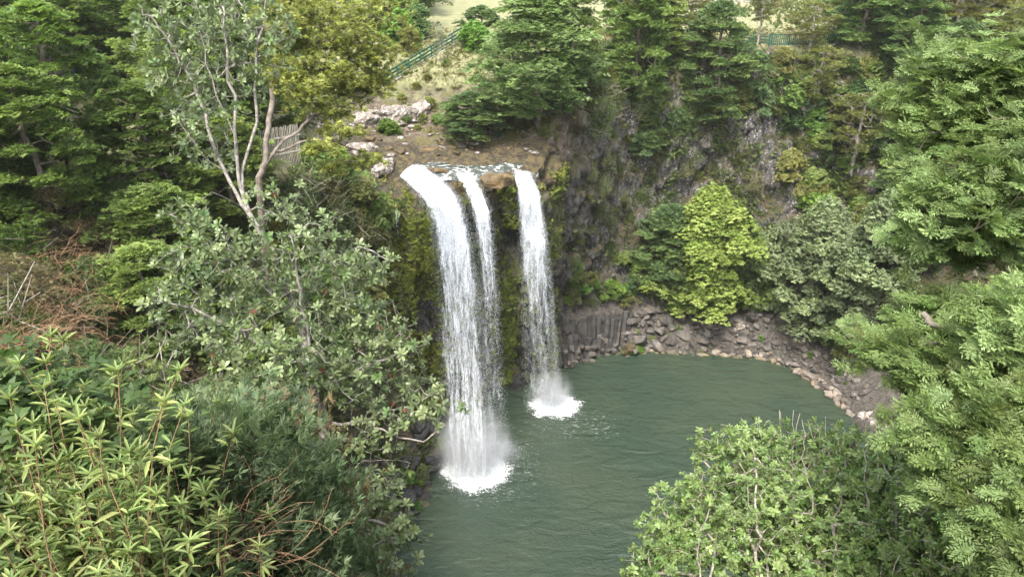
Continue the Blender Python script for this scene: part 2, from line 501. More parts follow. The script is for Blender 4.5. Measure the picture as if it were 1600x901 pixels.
# surface zones (what the ground is made of)
X, Y_, Z_ = PD.T
slope = Nf[:, 2]
nA = fbm(PD * .25, 4, 21); nB = fbm(PD * .8, 3, 31)
ppx, ppy, dep = proj(PD)
steepn = sstep(.72, .45, slope)
z_grass = sstep(.55, .8, slope + nB * .1) * sstep(23, 27, Z_)
falls = sstep(13, 7, np.abs(X + 1.5)) * sstep(50, 54, Y_) * sstep(68, 65, Y_)
z_moss = steepn * falls * sstep(-.5, .1, nA + .35) * sstep(24.5, 22, Z_)
z_moss = np.clip(z_moss * sstep(5.2, 4.2, X), 0, 1)
leftb = sstep(-7, -9, X) * sstep(58, 50, Y_)
near = sstep(36, 30, Y_)
z_soil = np.clip(.35 + .9 * nA, 0, 1) * (1 - .5 * steepn)
lich = sstep(6, 12, X) * steepn * sstep(64, 68, Y_)
wet = np.clip(falls * sstep(12, 2, Z_ + nA * 3) + sstep(.8, .1, Z_), 0, 1)
veg = np.clip(sstep(.15, .5, slope + .25 * nA) + leftb + near, 0, 1)
# bare bench behind the stream and over the lip
bench = sstep(-19, -13, X) * sstep(9, 5, X) * sstep(55.5, 57, Y_) * sstep(70.5, 66.5, Y_ + nB * 2.0) * sstep(20.5, 22.5, Z_)
talus = sstep(5, 8, X) * sstep(7.2, 6.2, Z_ + nB * .6) * sstep(52, 55, Y_)
veg *= (1 - bench) * (1 - talus)
terr = mesh_np('terrain', PD, quads, bpy.data.materials.new('tmp'), smooth=False)
for nm, arr in (('grass', z_grass * (1 - bench)), ('moss', z_moss), ('soil', z_soil), ('lichen', lich), ('wet', wet), ('bench', bench), ('veg', veg), ('talus', talus), ('wetlip', bench * sstep(63.2, 61.5, Y_ + nB * .8))):
    a = terr.data.attributes.new(nm, 'FLOAT', 'POINT'); a.data.foreach_set('value', np.ascontiguousarray(arr, np.float32))
tag(terr, kind='structure')
BVH = BVHTree.FromPolygons(PD.tolist(), quads.tolist())
def hit(px, py):
    d = ray(px, py); d = Vector(d / np.linalg.norm(d))
    r = BVH.ray_cast(Vector((0, 0, CAM_H)), d)
    return r
def ground(x, y, top=60):
    r = BVH.ray_cast(Vector((x, y, top)), Vector((0, 0, -1)))
    return r[0].z if r[0] is not None else None

m, nt, pb, out = new_mat('terrain_surface')
pos = N(nt, 'ShaderNodeNewGeometry').outputs['Position']
A_ = lambda n: attr(nt, n).outputs['Fac']
n1 = noise(nt, pos, .7, 7, .65); n2 = noise(nt, pos, 4.0, 6, .7); n3 = noise(nt, mapping(nt, pos, (1, 1, .25)), 2.2, 6, .7); n4 = noise(nt, pos, 1.8, 7, .75); n5 = noise(nt, pos, 3.4, 7, .8)
vor = N(nt, 'ShaderNodeTexVoronoi', feature='DISTANCE_TO_EDGE'); vor.inputs['Scale'].default_value = 1.3
dv = N(nt, 'ShaderNodeVectorMath', operation='ADD'); nt.links.new(mapping(nt, pos, (1, 1, .7)), dv.inputs[0])
nd = N(nt, 'ShaderNodeTexNoise'); nd.inputs['Scale'].default_value = 1.5; nt.links.new(pos, nd.inputs['Vector'])
nt.links.new(nd.outputs['Color'], dv.inputs[1]); nt.links.new(dv.outputs[0], vor.inputs['Vector'])
crack = ramp(nt, vor.outputs['Distance'], .0, .06)
rock = mixc(nt, ramp(nt, n3, .3, .7), (.062, .058, .056), (.175, .163, .152))
rock = mixc(nt, ramp(nt, n1, .55, .66), rock, (.16, .125, .09))
rock = mixc(nt, ramp(nt, crack, 1, 0), rock, (.02, .018, .017))
rock = mixc(nt, mth(nt, 'MULTIPLY', ramp(nt, n5, .555, .58), A_('lichen')), rock, (.52, .51, .49))
rock = mixc(nt, mth(nt, 'MULTIPLY', ramp(nt, n3, .35, .62), A_('moss')), rock, (.14, .17, .03))
rock = mixc(nt, mth(nt, 'MULTIPLY', A_('wet'), .75), rock, (.018, .018, .014))
benchc = mixc(nt, ramp(nt, n1, .35, .65), (.12, .092, .065), (.21, .17, .13))
benchc = mixc(nt, ramp(nt, n4, .57, .62), benchc, (.38, .35, .31))
benchc = mixc(nt, ramp(nt, n2, .48, .62), benchc, (.10, .075, .045))
benchc = mixc(nt, ramp(nt, noise(nt, pos, .45, 5, .6), .5, .6), benchc, (.13, .12, .04))
rock = mixc(nt, A_('bench'), rock, mixc(nt, A_('wetlip'), benchc, mixc(nt, ramp(nt, n4, .45, .58), (.055, .045, .03), (.15, .115, .05))))
soil = mixc(nt, ramp(nt, n2, .3, .7), (.07, .05, .03), (.17, .12, .075))
c = mixc(nt, mth(nt, 'MULTIPLY', A_('veg'), ramp(nt, n1, .15, .45)), rock, mixc(nt, ramp(nt, n4, .4, .6), (.04, .055, .016), soil))
gr = mixc(nt, ramp(nt, n1, .3, .7), (.25, .27, .11), (.36, .34, .19))
gr = mixc(nt, ramp(nt, n2, .55, .7), gr, (.30, .24, .14))
c = mixc(nt, A_('grass'), c, gr)
c = mixc(nt, mth(nt, 'MULTIPLY', A_('talus'), .8), c, mixc(nt, ramp(nt, n2, .35, .65), (.055, .048, .04), (.14, .12, .10)))
nt.links.new(c, pb.inputs['Base Color'])
rr = N(nt, 'ShaderNodeMapRange'); nt.links.new(A_('wet'), rr.inputs[0]); rr.inputs[3].default_value = .85; rr.inputs[4].default_value = .35
nt.links.new(rr.outputs[0], pb.inputs['Roughness'])
b1 = bump(nt, n3, 1.0, .45, None)
bump(nt, mth(nt, 'ADD', crack, n2), .6, .10, pb, b1)
terr.data.materials[0] = m

# ------------------------------------------------------------------ pool water
gx = np.linspace(-14, 42, 40); gy = np.linspace(28, 74, 34)
XX, YY = np.meshgrid(gx, gy, indexing='ij')
V = np.stack([XX, YY, 0 * XX], 2).reshape(-1, 3)
i = np.arange(39)[:, None] * 34 + np.arange(33)[None]
Q = np.stack([i, i + 34, i + 35, i + 1], 2).reshape(-1, 4)
m, nt, pb, out = new_mat('pool_water')
pos = N(nt, 'ShaderNodeNewGeometry').outputs['Position']
nw1 = mth(nt, 'MULTIPLY_ADD', noise(nt, mapping(nt, pos, (.7, 1.5, 1)), .55, 3, .5, .6), 2.2, noise(nt, mapping(nt, pos, (1, 1.25, 1)), 1.25, 5, .6, .4))
nw2 = noise(nt, mapping(nt, pos, (.9, 1.4, 1)), 3.6, 4, .6, .8)
nw3 = noise(nt, pos, .12, 3, .5)
deep = mixc(nt, ramp(nt, nw3, .35, .65), (.034, .054, .037), (.044, .062, .040))
LB, RB, MB_ = atZ(742, 728), atZ(862, 630), atZ(790, 706)
fo = None
wrp = N(nt, 'ShaderNodeTexNoise'); wrp.inputs['Scale'].default_value = .8; wrp.inputs['Detail'].default_value = 3; nt.links.new(pos, wrp.inputs['Vector'])
wv = N(nt, 'ShaderNodeVectorMath', operation='MULTIPLY_ADD'); nt.links.new(wrp.outputs['Color'], wv.inputs[0]); wv.inputs[1].default_value = (2.2, 2.2, 0); wv.inputs[2].default_value = (-1.1, -1.1, 0)
wp = N(nt, 'ShaderNodeVectorMath', operation='ADD'); nt.links.new(pos, wp.inputs[0]); nt.links.new(wv.outputs[0], wp.inputs[1])
def ring_mask(cx, cy, r0, r1, sx=1.0):
    v = N(nt, 'ShaderNodeVectorMath', operation='SUBTRACT'); nt.links.new(wp.outputs[0], v.inputs[0]); v.inputs[1].default_value = (cx, cy, 0)
    v2 = N(nt, 'ShaderNodeVectorMath', operation='MULTIPLY'); nt.links.new(v.outputs[0], v2.inputs[0]); v2.inputs[1].default_value = (1 / sx, 1, 0)
    l = N(nt, 'ShaderNodeVectorMath', operation='LENGTH'); nt.links.new(v2.outputs[0], l.inputs[0])
    return ramp(nt, l.outputs['Value'], r1, r0), l.outputs['Value']
nf = noise(nt, pos, 3.2, 7, .72, 1.6); nf2 = noise(nt, mapping(nt, pos, (1, 2.0, 1)), 1.1, 7, .75, 2.0)
mL, dL = ring_mask(LB[0] + .1, LB[1] - .5, 1.0, 3.9, 1.15); mR, dR = ring_mask(RB[0] + .25, RB[1] - .3, .9, 3.3, 1.15)
f1 = mth(nt, 'GREATER_THAN', mth(nt, 'ADD', mth(nt, 'MULTIPLY', mth(nt, 'MAXIMUM', mL, mR), .62), nf), .78)
mL2, _ = ring_mask(LB[0] + 1, LB[1] - .5, 3.0, 7.5, 1.2); mR2, _ = ring_mask(RB[0] + 1.6, RB[1] - 3.6, 1.0, 6.0, 1.8)
f2 = ramp(nt, mth(nt, 'ADD', mth(nt, 'MULTIPLY', mth(nt, 'MAXIMUM', mL2, mR2), .16), nf2), .70, .80)
foam = mth(nt, 'MAXIMUM', ramp(nt, mth(nt, 'ADD', mth(nt, 'MULTIPLY', mth(nt, 'MAXIMUM', mL, mR), .75), mth(nt, 'MULTIPLY_ADD', nf, 1.6, -.3)), .78, 1.0), mth(nt, 'MULTIPLY', f2, .28))
nt.links.new(mixc(nt, foam, deep, (.85, .88, .88)), pb.inputs['Base Color'])
nt.links.new(mth(nt, 'MULTIPLY_ADD', foam, .5, .06), pb.inputs['Roughness'])
pb.inputs['IOR'].default_value = 1.33
hb = mth(nt, 'MULTIPLY_ADD', nw2, .45, nw1)
for dd_ in (dL, dR):    # rings spreading from where the falls strike
    wav = mth(nt, 'MULTIPLY', mth(nt, 'SINE', mth(nt, 'MULTIPLY', dd_, 5.5)), mth(nt, 'POWER', 2.718, mth(nt, 'MULTIPLY', dd_, -.16)))
    hb = mth(nt, 'MULTIPLY_ADD', wav, .16, hb)
b1 = bump(nt, hb, 1.0, .17, None)
bump(nt, foam, .6, .1, pb, b1)
pool = mesh_np('pool_water', V, Q, m); tag(pool, kind='structure')

# stream surface behind the lip
gx = np.linspace(0, 1, 30); gy = np.linspace(0, 1, 14)
Lp = [atZ(612, 254, 24.2), atZ(640, 262, 24.18), atZ(700, 266, 24.18), atZ(745, 266, 24.18), atZ(790, 262, 24.25), atZ(842, 260, 23.95)]
Bp = [p + np.array([-.6, 6.0, .06]) for p in Lp]
def lerp_list(L, t):
    x = t * (len(L) - 1); i = min(int(x), len(L) - 2); return L[i] * (1 - x + i) + L[i + 1] * (x - i)
V = np.array([[lerp_list(Lp, a) * (1 - b) + lerp_list(Bp, a) * b for b in gy] for a in gx]).reshape(-1, 3)
sk = np.clip(.25 - np.tile(gy, 30), 0, 1) / .25
V[:, 2] -= sk ** 2 * .8; V[:, 1] -= sk * .3
V[:, 2] += fbm(V * [1.2, 2.0, 1], 3, 91) * .06
i = np.arange(29)[:, None] * 14 + np.arange(13)[None]
Q = np.stack([i, i + 14, i + 15, i + 1], 2).reshape(-1, 4)
m, nt, pb, out = new_mat('stream_water')
pos = N(nt, 'ShaderNodeNewGeometry').outputs['Position']
ns1 = noise(nt, mapping(nt, pos, (.8, 1.6, 1)), 1.5, 7, .75, 1.0); ns2 = noise(nt, pos, 4, 4)
nt.links.new(mixc(nt, ramp(nt, ns1, .50, .62), (.055, .065, .055), (.85, .88, .88)), pb.inputs['Base Color'])
pb.inputs['Roughness'].default_value = .2; bump(nt, mth(nt, 'ADD', ns1, ns2), .7, .2, pb)
st = mesh_np('stream_water', V, Q, m); tag(st, kind='structure')

# ------------------------------------------------------------------ waterfalls
def falls_material(name, dens, thr):
    m, nt, pb, out = new_mat(name)
    uv = N(nt, 'ShaderNodeAttribute', attribute_name='flow').outputs['Vector']
    oi = N(nt, 'ShaderNodeObjectInfo')
    off = N(nt, 'ShaderNodeVectorMath', operation='ADD'); nt.links.new(uv, off.inputs[0])
    cmb = N(nt, 'ShaderNodeCombineXYZ'); nt.links.new(mth(nt, 'MULTIPLY', oi.outputs['Random'], 60), cmb.inputs[2])
    nt.links.new(cmb.outputs[0], off.inputs[1])
    sx = N(nt, 'ShaderNodeSeparateXYZ'); nt.links.new(uv, sx.inputs[0])
    a = noise(nt, mapping(nt, off.outputs[0], (1.3, .22, 1)), 2.2, 6, .7, .4)
    b = noise(nt, mapping(nt, off.outputs[0], (3.2, .9, 1)), 4.2, 5, .75, .8)
    h = mth(nt, 'ADD', mth(nt, 'MULTIPLY', a, .55), mth(nt, 'MULTIPLY', b, .45))
    ed = attr(nt, 'solid').outputs['Fac']
    al = mth(nt, 'MULTIPLY', ramp(nt, mth(nt, 'ADD', h, mth(nt, 'MULTIPLY', mth(nt, 'SUBTRACT', ed, .5), dens)), thr - .03, thr + .17), .9)
    pb.inputs['Base Color'].default_value = (.64, .68, .72, 1)
    pb.inputs['Roughness'].default_value = .5
    nt.links.new(al, pb.inputs['Alpha'])
    bump(nt, h, .6, .15, pb)
    return m
M_FALL = falls_material('falling_water', .52, .50)
m, nt, pb, out = new_mat('water_droplets')
pb.inputs['Base Color'].default_value = (.64, .68, .72, 1); pb.inputs['Roughness'].default_value = .4
M_DROP = m

def fall_sheet(name, Ll, Rl, Ys, parent, nu=14, nv=90, solid=1.0, layer=0.0, seed=0, fade=.5, narrow=0.0):
    r = np.random.default_rng(seed)
    def pl(L, t):
        x = t * (len(L) - 1); i = min(int(x), len(L) - 2); f = x - i
        i0, i3 = max(i - 1, 0), min(i + 2, len(L) - 1)
        return catmull(L[i0], L[i], L[i + 1], L[i3], f)
    Lw = [atY(p[0], p[1], y) for p, y in zip(Ll, Ys)]; Rw = [atY(p[0], p[1], y) for p, y in zip(Rl, Ys)]
    V, F, E = [], [], []
    length = sum(np.linalg.norm(Lw[i + 1] - Lw[i]) for i in range(len(Lw) - 1))
    for b in range(nv):
        v = b / (nv - 1); a0, a1 = pl(Lw, v), pl(Rw, v)
        w = np.linalg.norm(a1 - a0)
        for a in range(nu):
            u = a / (nu - 1); uu = narrow + (1 - 2 * narrow) * u
            p = a0 * (1 - uu) + a1 * uu
            V.append(p); F.append((u * w, v * length, 0)); E.append((u, v))
    V = np.array(V); F = np.array(F); E = np.array(E)
    edge = np.minimum(E[:, 0], 1 - E[:, 0]) * 2
    bul = np.sqrt(np.clip(1 - (E[:, 0] * 2 - 1) ** 2, 0, 1))
    V[:, 1] += -bul * .35 + layer * sstep(.02, .25, E[:, 1]) + fbm(np.stack([F[:, 0] * 1.3, F[:, 1] * .35, F[:, 0] * 0 + seed * 7], 1), 3, seed) * .22
    V[:, 0] += vnoise(np.stack([F[:, 0], F[:, 1] * .5, F[:, 0] * 0 + 5 + seed], 1), seed) * .10
    so = np.clip(solid * (sstep(0, .45, edge) * .75 + .25 * sstep(0, .1, edge)) * (1 - fade * sstep(.15, .75, E[:, 1])) * (.35 + .65 * sstep(0, .07, E[:, 1])), 0, 1)
    i = np.arange(nv - 1)[:, None] * nu + np.arange(nu - 1)[None]
    Q = np.stack([i, i + 1, i + nu + 1, i + nu], 2).reshape(-1, 4)
    o = mesh_np(name, V, Q, M_FALL, parent, smooth=True)
    at = o.data.attributes.new('flow', 'FLOAT_VECTOR', 'POINT'); at.data.foreach_set('vector', np.ascontiguousarray(F, np.float32).ravel())
    at = o.data.attributes.new('solid', 'FLOAT', 'POINT'); at.data.foreach_set('value', np.ascontiguousarray(so, np.float32))
    return Lw, Rw, pl
def droplets(name, Lw, Rw, pl, n, parent, spread=.25, size=.04, seed=0, v0=.04, base=None, nb=0):
    r = np.random.default_rng(seed)
    n = int(n * .7)
    v = v0 + (1 - v0) * r.random(n) ** .8
    # streaks: cluster across the width
    nst = 26; cu = r.random(nst)
    u = np.where(r.random(n) < .75, cu[r.integers(0, nst, n)] + r.normal(0, .035, n), r.random(n) * 1.12 - .06)
    P = np.array([pl(Lw, vv) * (1 - uu) + pl(Rw, vv) * uu for vv, uu in zip(v, u)])
    sp = spread * (.3 + 1.3 * v)[:, None]
    P += r.normal(0, 1, (n, 3)) * sp * [.5, 1, .4]
    P[:, 1] -= .2
    S_ = size * r.uniform(.4, 1.3, n); D = np.stack([r.normal(0, .08, n), r.normal(0, .08, n), -np.ones(n)], 1)
    if nb:
        a = r.random(nb) * 6.28; q = np.abs(r.normal(0, 1, nb)) ; hgt = np.abs(r.normal(0, 1, nb))
        Pb = np.stack([base[0] + np.cos(a) * q * base[3], base[1] + np.sin(a) * q * base[3], .05 + hgt * base[2] * np.exp(-q * .7)], 1)
        P = np.concatenate([P, Pb]); S_ = np.concatenate([S_, size * r.uniform(.3, .8, nb)]); D = np.concatenate([D, r.normal(0, 1, (nb, 3))])
    t = (np.array([[-1, 0, 0], [0, .45, 0], [1.0, 0, 0], [0, -.45, 0], [0, 0, .45], [0, 0, -.45]]) * 1.0, np.array([[0, 1, 2, 3], [0, 4, 2, 5]]), np.ones(6))
    Vv, Qq, _ = stamp(t, P, frames(D, r.normal(0, 1, (len(P), 3))), S_, np.ones((len(P), 3)))
    return mesh_np(name, Vv, Qq, M_DROP, parent)

WLl = [(607, 256), (640, 290), (665, 322), (676, 370), (682, 450), (687, 600), (692, 745)]
WLr = [(652, 253), (690, 276), (724, 316), (744, 400), (757, 500), (769, 620), (780, 745)]
WLy = [59.8, 56.5, 54.8, 53.2, 51.7, 49.7, 48.2]
wf = empty('waterfall', atZ(742, 735)); wf.location.z = 0
def rel(o, root):
    o.matrix_parent_inverse = Matrix.Translation(-root.location)
def fall_group(root, Ll, Rl, Ys, seeds, dn, solid, fade, base, nb, sp=.25, size=.05):
    for k, (lay, sol) in enumerate(((0, solid), (.35, solid * .92), (-.25, solid * .78))):
        L, R_, pl = fall_sheet('water_sheet', Ll, Rl, Ys, root, solid=sol, layer=lay, seed=seeds + k, fade=fade, narrow=(0, .04, -.10)[k])
    droplets('spray', L, R_, pl, dn, root, sp, size, seeds, base=base, nb=nb)
    for ch in root.children: rel(ch, root)
fall_group(wf, WLl, WLr, WLy, 1, 34000, 0.96, .40, (LB[0], LB[1] - .3, 1.0, 1.25), 30000, .17, .030)
tag(wf, 'broad white waterfall leaping from the left end of the rock lip, widest of the falls', 'waterfall')
wm = empty('waterfall', MB_)
fall_group(wm, [(703, 260), (728, 300), (739, 340), (748, 420), (751, 520), (754, 620), (757, 728)], [(737, 262), (758, 300), (770, 340), (778, 420), (784, 520), (790, 620), (797, 716)],
           [58.0, 56.0, 54.9, 53.8, 52.6, 51.1, 49.6], 11, 15000, .76, .42, (MB_[0], MB_[1], .6, .9), 9000, .14, .030)
tag(wm, 'thin broken white cascade between the broad left fall and the mossy rock face', 'waterfall')
wr = empty('waterfall', RB)
fall_group(wr, [(798, 259), (806, 300), (811, 380), (815, 480), (819, 560), (822, 642)], [(829, 262), (845, 310), (857, 380), (866, 480), (873, 560), (878, 640)],
           [58.3, 57.9, 57.7, 57.8, 57.9, 58.0], 21, 24000, .90, .48, (RB[0] + .2, RB[1] - .2, .7, 1.05), 18000, .14, .030)
tag(wr, 'narrow straight white waterfall at the right end of the lip, striking the pool farther off', 'waterfall')
for nm, L_, R_, ys, lb in (('trickle', [(615, 305), (618, 340), (622, 400), (623, 440)], [(620, 305), (625, 340), (629, 400), (630, 440)], [54.6, 53.6, 53.3, 53.2], 'thin white trickle down the mossy rock left of the broad waterfall'),
                           ('trickle', [(833, 266), (837, 290), (839, 330), (840, 380)], [(838, 266), (843, 290), (845, 330), (846, 380)], [58.9, 58.3, 58.1, 58.0], 'thin trickle of water falling just right of the narrow waterfall')):
    t = empty(nm, atY(L_[0][0], L_[0][1], ys[0]))
    L, R2, pl = fall_sheet('water_sheet', L_, R_, ys, t, nu=5, nv=40, solid=.5, seed=33, fade=.3)
    for ch in t.children: rel(ch, t)
    tag(t, lb, 'trickle')

# mist where the falls strike
def mist(name, c, r, h, dens, label):
    bm = bmesh.new(); bmesh.ops.create_icosphere(bm, subdivisions=3, radius=1)
    for v in bm.verts: v.co = Vector((v.co.x * r, v.co.y * r, v.co.z * h))
    m, nt, pb, out = new_mat(name + '_vapour')
    nt.nodes.remove(pb)
    vol = N(nt, 'ShaderNodeVolumePrincipled'); vol.inputs['Color'].default_value = (.95, .97, 1, 1); vol.inputs['Anisotropy'].default_value = 0
    g = N(nt, 'ShaderNodeTexCoord').outputs['Object']
    mp = mapping(nt, g, (1 / r, 1 / r, 1 / h))
    ln = N(nt, 'ShaderNodeVectorMath', operation='LENGTH'); nt.links.new(mp, ln.inputs[0])
    nz = noise(nt, g, 1.1, 4, .6)
    d = mth(nt, 'MULTIPLY', mth(nt, 'POWER', ramp(nt, ln.outputs['Value'], .98, .0), 1.8), mth(nt, 'MULTIPLY', ramp(nt, nz, .25, .75), dens))
    nt.links.new(d, vol.inputs['Density']); nt.links.new(vol.outputs[0], out.inputs['Volume'])
    o = bm_obj(name, bm, m); o.location = (c[0], c[1], c[2]); tag(o, label, 'mist', kind='stuff')
mist('mist', (LB[0] - .2, LB[1] + .3, 1.6), 4.6, 5.5, 2.4, 'pale spray mist drifting at the foot of the broad left waterfall')
mist('mist', (RB[0] - .1, RB[1] + .2, 1.0), 3.0, 3.6, 1.8, 'pale spray mist at the foot of the narrow right waterfall')
# ------------------------------------------------------------------ boulders, ledges, columns
from mathutils import noise as mn
def rock_mesh(name, seed, sx=1, sy=1, sz=.8, npts=16, mat=None, bevel=.07, rough=0):
    r = random.Random(seed)
    bm = bmesh.new()
    for _ in range(npts):
        v = Vector((r.gauss(0, 1), r.gauss(0, 1), r.gauss(0, 1))).normalized() * r.uniform(.85, 1.1)
        v = Vector([math.copysign(abs(c) ** .75, c) for c in v])
        bm.verts.new((v.x * sx, v.y * sy, v.z * sz))
    res = bmesh.ops.convex_hull(bm, input=bm.verts)
    bmesh.ops.delete(bm, geom=[g for g in res['geom_interior'] if isinstance(g, bmesh.types.BMVert)], context='VERTS')
    bmesh.ops.bevel(bm, geom=list(bm.edges), offset=bevel, segments=2, affect='EDGES', clamp_overlap=True)
    if rough:
        bmesh.ops.triangulate(bm, faces=bm.faces)
        for _ in range(3):
            bmesh.ops.subdivide_edges(bm, edges=[e for e in bm.edges if e.calc_length() > .22], cuts=1, use_grid_fill=True)
            bmesh.ops.triangulate(bm, faces=bm.faces)
        bm.normal_update()
        for v in bm.verts:
            q = v.co * 1.3 + Vector((seed, 0, 0))
            d = mn.noise(q) * .30 + mn.noise(q * 2.3) * .16 + mn.noise(q * 5) * .07
            d -= .16 * max(0, .12 - abs(mn.noise(q * .9 + Vector((9, 0, 0))))) / .12
            v.co += v.normal * d * rough
    o = bm_obj(name, bm, mat or M_ROCK)
    return o
NEXT = {}
def put(protos, k, loc, rot, sc, label=None, cat=None, group=None):
    """first use moves the prototype itself, later ones copy it"""
    p = protos[k]
    if id(p) in NEXT: o = copy_tree(p)
    else: NEXT[id(p)] = True; o = p
    o.location = tuple(float(v) for v in loc); o.rotation_euler = rot
    o.scale = (sc, sc, sc) if not hasattr(sc, '__len__') else sc
    tag(o, label, cat, group)
    return o
class Proto:
    """keeps the builder's product and hands out copies; the first one handed out is the product itself"""
    def __init__(s, root): s.root, s.used = root, False
    def get(s, loc, rz=0, sc=1, label=None, cat=None, group=None, rx=0, ry=0):
        if s.used: o = copy_tree(s.root)
        else: o = s.root; s.used = True
        for k in ('label', 'category', 'group'):
            if k in o: del o[k]
        o.location = tuple(float(v) for v in loc); o.rotation_euler = (rx, ry, rz)
        o.scale = (sc,) * 3 if not hasattr(sc, '__len__') else sc
        return tag(o, label, cat, group)

bould = [Proto(rock_mesh('boulder', 40 + k, 1, random.Random(k).uniform(.75, 1), random.Random(k + 5).uniform(.6, .85), 13 + k)) for k in range(7)]
def inpoly(x, y, poly):
    c = False; n = len(poly)
    for i in range(n):
        x1, y1 = poly[i]; x2, y2 = poly[i - 1]
        if (y1 > y) != (y2 > y) and x < (x2 - x1) * (y - y1) / (y2 - y1) + x1: c = not c
    return c
def scatter_px(poly, n, mind, seed, tries=40):
    """points on the terrain inside a patch of hillside, at least mind metres apart"""
    r = random.Random(seed); xs = [p[0] for p in poly]; ys = [p[1] for p in poly]; out = []
    for _ in range(n * tries):
        if len(out) >= n: break
        x, y = r.uniform(min(xs), max(xs)), r.uniform(min(ys), max(ys))
        if not inpoly(x, y, poly): continue
        h = hit(x, y)
        if h[0] is None: continue
        md = mind * (1 if not callable(mind) else 1)
        if any((h[0] - q[0]).length < md for q in out): continue
        out.append((h[0], h[1], x, y))
    return out
rr = random.Random(3)
talus_poly = [(965, 500), (1040, 470), (1180, 480), (1260, 515), (1330, 560), (1360, 610), (1325, 640), (1285, 600), (1240, 572), (1150, 560), (950, 556), (900, 560), (930, 530)]
pts = scatter_px(talus_poly, 240, .60, 5)
for p, nrm, x, y in pts:
    sc = rr.choice([.36, .45, .55, .6, .72, .9]) if y < 540 else rr.choice([.25, .3, .38, .48])
    bould[rr.randrange(7)].get(p + nrm * sc * .15, rr.uniform(0, 6.3), (sc * rr.uniform(.9, 1.3), sc, sc * rr.uniform(.8, 1.1)), 'grey angular basalt boulder in the rock pile along the far shore', 'boulder', 'basalt boulders piled on the far shore', rr.uniform(-.3, .3), rr.uniform(-.3, .3))
M_ROCKT = rock_material('pale_tan_stone', (.15, .13, .105), (.29, .25, .21), lamt=.66, warm=(.30, .20, .10))
palep = [Proto(rock_mesh('shore_stone', 240 + k, 1.2, 1, .7, 15, M_ROCKT)) for k in range(4)]
for p, nrm, x, y in scatter_px([(985, 548), (1200, 552), (1290, 596), (1320, 620), (1330, 650), (1285, 612), (1235, 578), (1180, 562), (990, 558)], 60, .5, 15):
    sc = rr.choice([.25, .3, .4, .5])
    palep[rr.randrange(4)].get(p + nrm * .05, rr.uniform(0, 6.3), (sc * rr.uniform(1, 1.5), sc, sc), 'pale tan stone in the row along the waterline of the far shore', 'stone', 'pale stones along the far waterline')
for p, nrm, x, y in scatter_px([(880, 535), (960, 530), (1000, 545), (960, 558), (885, 566)], 26, .55, 17):
    sc = rr.choice([.3, .4, .5])
    bould[rr.randrange(7)].get(p + nrm * .1 - Vector((0, .8, 0)), rr.uniform(0, 6.3), (sc * rr.uniform(1, 1.5), sc, sc), 'broken basalt block at the foot of the column row', 'boulder', 'broken blocks below the basalt columns')
# larger rocks one can tell apart
def solo(seed, px, py, sx, sy, sz, rz, label, mat=M_ROCK, dz=0.0, z=None, name='boulder', bevel=.05):
    o = rock_mesh(name, seed, sx, sy, sz, 20, mat, bevel, rough=min(1, sx) * (.75 if mat is M_ROCKL else .38))
    if z is None:
        h = hit(px, py); p = h[0]
    else: p = Vector(atZ(px, py, z))
    o.location = (p.x, p.y, p.z + dz); o.rotation_euler = (0, 0, rz); tag(o, label, 'boulder'); return o
solo(91, 1385, 655, 3.0, 2.0, 1.0, .5, 'big flat pinkish grey rock jutting into the pool at its right edge', M_ROCKL, .1, z=.3)
solo(92, 1312, 598, 1.1, .7, .55, .2, 'grey oval rock beside the big flat rock at the right shore', M_ROCKL, .1, z=.6)
solo(93, 890, 570, 1.0, .6, .35, .3, 'dark slab with ochre waterline right of the narrow waterfall', M_ROCKW, .05, z=.1)
solo(94, 985, 547, .95, .75, .8, .3, 'round brown boulder beside the light green plants at the waterline', M_ROCKB, .05, z=.5)
solo(95, 915, 550, .7, .5, .45, 1.3, 'dark wet boulder at the foot of the basalt columns', M_ROCKW, .05, z=.3)
solo(96, 1155, 512, 1.0, .7, .9, 1.3, 'white lichened upright rock among the grey boulders', M_ROCKL, .1)
solo(97, 805, 598, 1.0, .7, .9, .4, 'rounded dark boulder between the two waterfalls at water level', M_ROCKW, .0, z=.5)
solo(98, 812, 588, .8, .6, .9, 1.4, 'black upright boulder just right of the one between the waterfalls', M_ROCKW, .4, z=.9)
solo(219, 777, 280, 1.45, .7, .62, .05, 'flat ochre ledge between the middle cascade and the narrow waterfall', M_ROCKB, -.1, z=24.05, name='lip_rock')
solo(225, 684, 264, 1.1, .35, .22, -.4, 'low brown rock along the upper edge of the broad fall', M_ROCKB, -.1, z=24.1, name='lip_rock')
solo(100, 714, 292, .75, .6, .7, .5, 'small brown rock between the broad fall and the middle cascade', M_ROCKB, -.2, z=23.1, name='lip_rock')
solo(101, 628, 180, 2.6, 1.2, .85, .05, 'long pale lichened rock ledge above the stream bank', M_ROCKL, .1)
solo(102, 658, 178, .9, .8, .9, .7, 'white blocky rock at the right end of the pale ledge', M_ROCKL, .4)
solo(103, 570, 190, 1.6, 1.1, .8, .3, 'pale rock left of the long ledge above the stream', M_ROCKL, .1)
solo(104, 480, 192, 2.6, 1.4, .7, -.3, 'pale flat rock slab behind the leaning tree', M_ROCKL, .1)
solo(105, 560, 235, 1.7, 1.1, .6, .4, 'pale sunlit rock shelf left of the stream', M_ROCKL, .0)
solo(107, 770, 205, .6, .5, .4, .4, 'small white stone on the brown stream bank', M_ROCKL, .05)
solo(108, 595, 262, .9, 1.6, .7, -.4, 'pale rounded rock shoulder left of the top of the broad fall', M_ROCKL, .0)
rr = random.Random(8)
bankp = [Proto(rock_mesh('bank_stone', 140 + k, 1.3, 1, .42, 14, M_ROCKL if k % 2 else M_ROCKB)) for k in range(4)]
